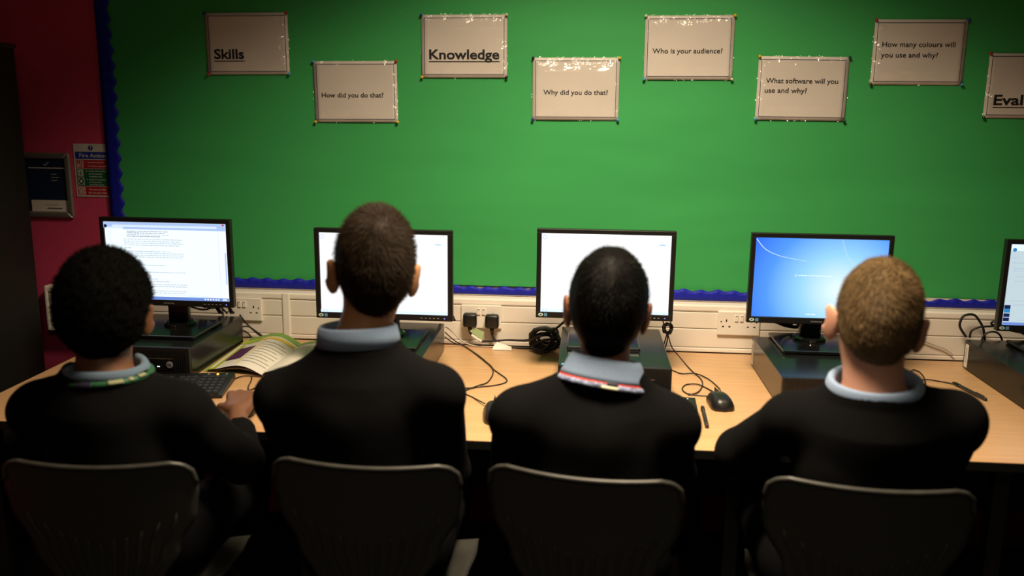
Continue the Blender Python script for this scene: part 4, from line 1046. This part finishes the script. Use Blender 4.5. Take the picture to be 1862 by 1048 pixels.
    nS = hp.get('n', 12000); pick = ok[rs.randint(0, len(ok), nS)]
    base = co[pick] + rs.normal(0, .0018, (nS, 3)); nrm = nm[pick]
    wl = Hl + R @ (np.array(hp.get('whorl', (0.0, -.07, .10))) * S)
    flow = base - wl; flow /= np.linalg.norm(flow, axis=1)[:, None] + 1e-6
    sw = np.cross(nrm, flow); flow = flow + sw * hp.get('swirl', .5); flow -= nrm * np.einsum('ij,ij->i', flow, nrm)[:, None]; flow /= np.linalg.norm(flow, axis=1)[:, None] + 1e-6
    if hp.get('curly'): flow = rs.normal(0, 1, (nS, 3))
    up_ = np.clip((q[pick][:, 2] - hp['nape']) / .12, .15, 1)[:, None]
    dr = flow * hp.get('lie', 1.0) + nrm * hp.get('lift', .5) + rs.normal(0, hp.get('mess', .18), (nS, 3)); dr /= np.linalg.norm(dr, axis=1)[:, None]
    Ln = hp['len'] * up_ * rs.uniform(.6, 1.25, (nS, 1)); sdv = np.cross(dr, nrm); sdv /= np.linalg.norm(sdv, axis=1)[:, None] + 1e-6
    wv = hp.get('w', .0007)
    tri = np.stack([base - nrm * .001 - sdv * wv, base - nrm * .001 + sdv * wv, base + dr * Ln - nrm * Ln * Ln * 6], 1).reshape(-1, 3)
    V = np.concatenate([co, tri]); nv = len(co)
    m2 = bpy.data.meshes.new('hair'); m2.vertices.add(len(V)); m2.vertices.foreach_set('co', V.astype(np.float32).ravel())
    li = np.concatenate([faces.ravel(), nv + np.arange(nS * 3)]).astype(np.int32); m2.loops.add(len(li)); m2.loops.foreach_set('vertex_index', li)
    ls_ = np.concatenate([np.arange(len(faces)) * 4, len(faces) * 4 + np.arange(nS) * 3]).astype(np.int32); lt = np.concatenate([np.full(len(faces), 4), np.full(nS, 3)]).astype(np.int32)
    m2.polygons.add(len(ls_)); m2.polygons.foreach_set('loop_start', ls_); m2.polygons.foreach_set('loop_total', lt); m2.update(calc_edges=True)
    m2.polygons.foreach_set('use_smooth', [True] * len(faces) + [False] * nS)
    bpy.data.meshes.remove(me)
    obj('hair', m2, hair_m, root, fix=False)
    # ---- jumper
    jl = np.min([A[k] for k in ('pelvis', 'elL', 'elR', 'wrL', 'wrR')], 0) - (.20, .20, .12); jh = np.max([nb, A['shL'], A['shR'], A['wrL'], A['wrR'], A['elL'], A['elR']], 0) + (.14, .14, .12)
    Jf = Field(jl, jh, .005); g = J.get('bulk', .016)
    torso(Jf, g, .034, legs=False)
    X = [Jf.ax[i].reshape([-1 if k == i else 1 for k in range(3)]) for i in range(3)]
    rs = np.random.RandomState(hp['seed'] + 40); wob = 0
    for _ in range(9):
        kv = rs.normal(0, 1, 3); kv *= rs.uniform(22, 60) / np.linalg.norm(kv); wob = wob + np.sin(X[0] * kv[0] + X[1] * kv[1] + X[2] * kv[2] + rs.uniform(0, 6)) * rs.uniform(.3, 1)
    Jf.d = (Jf.d + wob * .0011).astype(np.float32)
    cc = np.array(collar['c'], float)
    Jf.cone(cc + (0, 0, -.085), cc + (0, 0, collar.get('nz', -.026)), collar['r'] + .034, collar['r'] + .004, .03, sc=(1, 1.14, 1))
    Jf.cone(cc + (0, .01, collar.get('cutz', .0)), cc + (0, -.01, .12), collar['r'] * .90, collar['r'] * 1.15, .008, cut=True)
    for s_ in 'LR':
        wr = A['wr' + s_]; ax = wr - A['el' + s_]; ax /= np.linalg.norm(ax)
        Jf.cone(wr + ax * J.get('cuff', .018), wr + ax * .12, .045, .06, .004, cut=True)
    pv = A['pelvis']; hemz = pv[2] - .04
    cutz = (hemz - X[2]); Jf.d = np.maximum(Jf.d, cutz.astype(np.float32))
    obj('jumper', Jf.mesh('jumper', ro), 'jumper', root, fix=False)
    # ---- trousers and shoes
    tp = [A[k] for k in ('pelvis', 'knL', 'knR', 'anL', 'anR')]
    T = Field(np.min(tp, 0) - .17, np.max(tp, 0) + (.17, .14, .16), .008)
    T.ell(pv + (0, 0, .03), np.array((.160, .118, .12)) + .010, .03)
    for s_ in 'LR':
        hp_ = pv + ((-.085 if s_ == 'L' else .085), 0, 0); T.cone(hp_, A['kn' + s_], .090, .067, .04); T.cone(A['kn' + s_], A['an' + s_], .065, .050, .03)
    obj('trousers', T.mesh('trousers', ro), 'trouser', root, fix=False)
    for s_ in 'LR':
        an = A['an' + s_]; Fs = Field(an - (.07, .11, .12), an + (.07, .22, .06), .005)
        Fs.cone(an + (0, -.03, -.045), an + (0, .15, -.055), .042, .038, .02); Fs.cone(an + (0, 0, 0), an + (0, 0, -.03), .044, .044, .02)
        zc = an[2] - .088; Fs.d = np.maximum(Fs.d, (zc - Fs.ax[2].reshape(1, 1, -1)).astype(np.float32))
        obj('shoe', Fs.mesh('shoe', ro), 'shoe', root, fix=False)
    # ---- polo collar: folded band around the neck
    Rc = np.array(Matrix.Rotation(math.radians(collar.get('tx', 0)), 3, 'X') @ Matrix.Rotation(math.radians(collar.get('ty', 0)), 3, 'Y'))
    prof = collar.get('prof', [(-.016, -.020), (-.012, .022), (-.008, .030), (-.004, .031), (-.001, .027), (.002, .010), (.005, -.016)])
    hs_ = collar.get('h', 1.0); P = []
    for i in range(49):
        f = -150 + 300 * i / 48; a = math.radians(f - 90); row = []
        wv_ = collar.get('wave', 0) * math.sin(math.radians(f) * 1.6 + collar.get('ph', 0))
        for dr_, z in prof:
            r_ = collar['r'] + dr_; row.append(Rc @ np.array((r_ * math.cos(a), r_ * .86 * math.sin(a), z * hs_ + (wv_ if z > 0 else wv_ * .6))) + cc - ro)
        P.append(row)
    c_ = obj('shirt_collar', MB().grid(P), collar['m'], root, smooth=True, fix=False)
    sd_ = c_.modifiers.new('cloth', 'SOLIDIFY'); sd_.thickness = .0022
    if lan:
        def ribbon(f0, f1, dr0, z0, dr1, z1, m, name, parent):
            P = []
            for i in range(25):
                f = f0 + (f1 - f0) * i / 24; a = math.radians(f - 90); wv_ = collar.get('wave', 0) * math.sin(math.radians(f) * 1.6 + collar.get('ph', 0)) * .6
                P.append([Rc @ np.array(((collar['r'] + d_) * math.cos(a), (collar['r'] + d_) * .86 * math.sin(a), z_ + wv_)) + cc - ro for d_, z_ in ((dr0, z0), ((dr0 + dr1) / 2 + .002, (z0 + z1) / 2), (dr1, z1))])
            o_ = obj(name, MB().grid(P), m, parent, smooth=True, fix=False); q_ = o_.modifiers.new('cloth', 'SOLIDIFY'); q_.thickness = .001; return o_
        l0 = None
        for (f0, f1, a_, b_, c2, d_, m) in lan:
            o_ = ribbon(f0, f1, a_, b_, c2, d_, m, 'lanyard' if l0 is None else 'lanyard_print', root if l0 is None else l0)
            if l0 is None: l0 = o_
    return root

def legs(px, py, spread=.10):
    return dict(knL=(px - spread, py + .42, .50), knR=(px + spread, py + .42, .50), anL=(px - spread, py + .46, .09), anR=(px + spread, py + .44, .09))
SK1 = skin('skin_dark_brown', (.145, .062, .028), (.17, .072, .033)); SK2 = skin('skin_tan', (.50, .245, .112), (.56, .26, .12))
SK3 = skin('skin_brown', (.21, .085, .04), (.25, .09, .045)); SK4 = skin('skin_fair', (.58, .31, .21), (.64, .30, .205))
HR1 = hairmat('hair_black_curly', (.0014, .0013, .0012), (.0026, .0024, .0022), .9); HR2 = hairmat('hair_dark_brown', (.009, .0055, .003), (.022, .0135, .0075)); HR3 = hairmat('hair_black', (.0014, .0013, .0012), (.0036, .0032, .0028)); HR4 = hairmat('hair_light_brown', (.050, .031, .015), (.165, .108, .052))

person('pupil with short black curly hair and green lanyard typing at the leftmost computer', dict(
    head=(-1.093, -1.235, 1.083), turn=(20, -2, 3), hs=1.02, neck=(-1.080, -1.275, .985), nr=.058, chest=(-1.075, -1.285, .80), pelvis=(-1.04, -1.27, .555),
    shL=(-1.255, -1.265, .862), shR=(-.915, -1.255, .868), elL=(-1.275, -1.17, .700), elR=(-.815, -1.165, .712), wrL=(-1.20, -.93, .752), wrR=(-.893, -.985, .770),
    fdL=(.15, 1, -.05), fdR=(-.20, 1, .06), curl=.36, handR=1.2, cuff=-.055, earx=.094, bulk=.015, ear=30, **legs(-1.04, -1.27)),
    SK1, HR1, dict(side=.030, top=.034, back=.034, nape=-.085, seed=1, lump=.0005, freq=200, curly=True, len=.010, n=16000, lift=1.0, lie=.9, w=.0008, vee=.1, earcut=True),
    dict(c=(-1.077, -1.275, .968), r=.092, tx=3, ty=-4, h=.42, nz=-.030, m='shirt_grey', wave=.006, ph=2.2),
    [(-125, 125, .003, -.001, .014, -.014, 'lan_green'), (-12, 8, .004, -.002, .0155, -.015, 'lan_dark'), (28, 46, .006, -.003, .015, -.010, 'lan_olive'), (54, 60, .006, -.003, .014, -.009, 'lan_olive'), (68, 80, .006, -.002, .014, -.007, 'lan_olive')])
person('boy with short brown hair and tanned neck sitting upright, second from the cupboard', dict(
    head=(-.470, -1.195, 1.190), turn=(19, -3, 5), hs=1.07, neck=(-.492, -1.240, 1.068), nr=.057, chest=(-.505, -1.275, .830), pelvis=(-.46, -1.255, .555),
    shL=(-.668, -1.255, .908), shR=(-.320, -1.255, .932), elL=(-.690, -1.14, .700), elR=(-.312, -1.13, .700), wrL=(-.62, -.90, .752), wrR=(-.40, -.88, .752),
    fdL=(.2, 1, -.05), fdR=(-.2, 1, -.05), bulk=.015, ear=34, **legs(-.46, -1.25)),
    SK2, HR2, dict(side=.010, top=.022, back=.012, nape=-.080, seed=2, len=.016, n=15000, swirl=.4, lift=.55, w=.0006, vee=.12),
    dict(c=(-.497, -1.240, 1.053), r=.0885, tx=-3, ty=-2, h=.92, m='shirt', wave=.002, ph=1.0))
person('pupil with black hair, pale blue collar and red lanyard, third from the cupboard', dict(
    head=(.060, -1.155, 1.112), turn=(0, -2, 4), hs=1.04, neck=(.060, -1.205, 1.008), nr=.054, chest=(.045, -1.245, .775), pelvis=(.04, -1.26, .545),
    shL=(-.132, -1.235, .878), shR=(.210, -1.215, .866), elL=(-.155, -1.12, .700), elR=(.232, -1.10, .700), wrL=(-.04, -.90, .752), wrR=(.16, -.87, .752),
    fdL=(.2, 1, -.05), fdR=(-.15, 1, -.05), bulk=.015, ear=12, **legs(.04, -1.26)),
    SK3, HR3, dict(side=.013, top=.018, back=.016, nape=-.105, seed=3, len=.011, n=15000, swirl=.3, lift=.25, w=.0006, vee=.35, whorl=(.02, -.06, .12)),
    dict(c=(.057, -1.205, .987), r=.086, tx=-12, ty=8, h=1.25, m='shirt', prof=[(-.020, -.020), (-.018, .016), (-.014, .022), (-.009, .022), (-.002, .012), (.006, -.008), (.011, -.017)], cutz=-.004, nz=-.038),
    [(-110, 70, .004, -.014, .016, -.026, 'lan_red'), (-100, 110, .014, -.023, .020, -.034, 'rib_blue'), (4, 18, .006, -.014, .0175, -.026, 'lan_dark'), (-2, 18, .016, -.026, .022, -.033, 'lan_cream')])
person('fair boy with cropped light brown hair and bare neck, rightmost of the pupils', dict(
    head=(.630, -1.235, 1.118), turn=(-10, -4, 5), hs=1.06, neck=(.628, -1.275, 1.000), nr=.060, chest=(.620, -1.275, .800), pelvis=(.60, -1.265, .555),
    shL=(.474, -1.232, .895), shR=(.802, -1.265, .917), elL=(.378, -1.13, .775), elR=(.825, -1.12, .715), wrL=(.50, -.93, .762), wrR=(.75, -.88, .755),
    fdL=(.8, .6, -.05), fdR=(-.2, 1, -.05), bulk=.015, ear=34, **legs(.60, -1.265)),
    SK4, HR4, dict(side=.006, top=.012, back=.008, nape=-.070, seed=4, len=.012, n=20000, swirl=.8, lift=.45, w=.0007, vee=.12, whorl=(.018, -.055, .105), mess=.14),
    dict(c=(.629, -1.270, .990), r=.0955, tx=8, ty=-3, h=.62, m='shirt'))
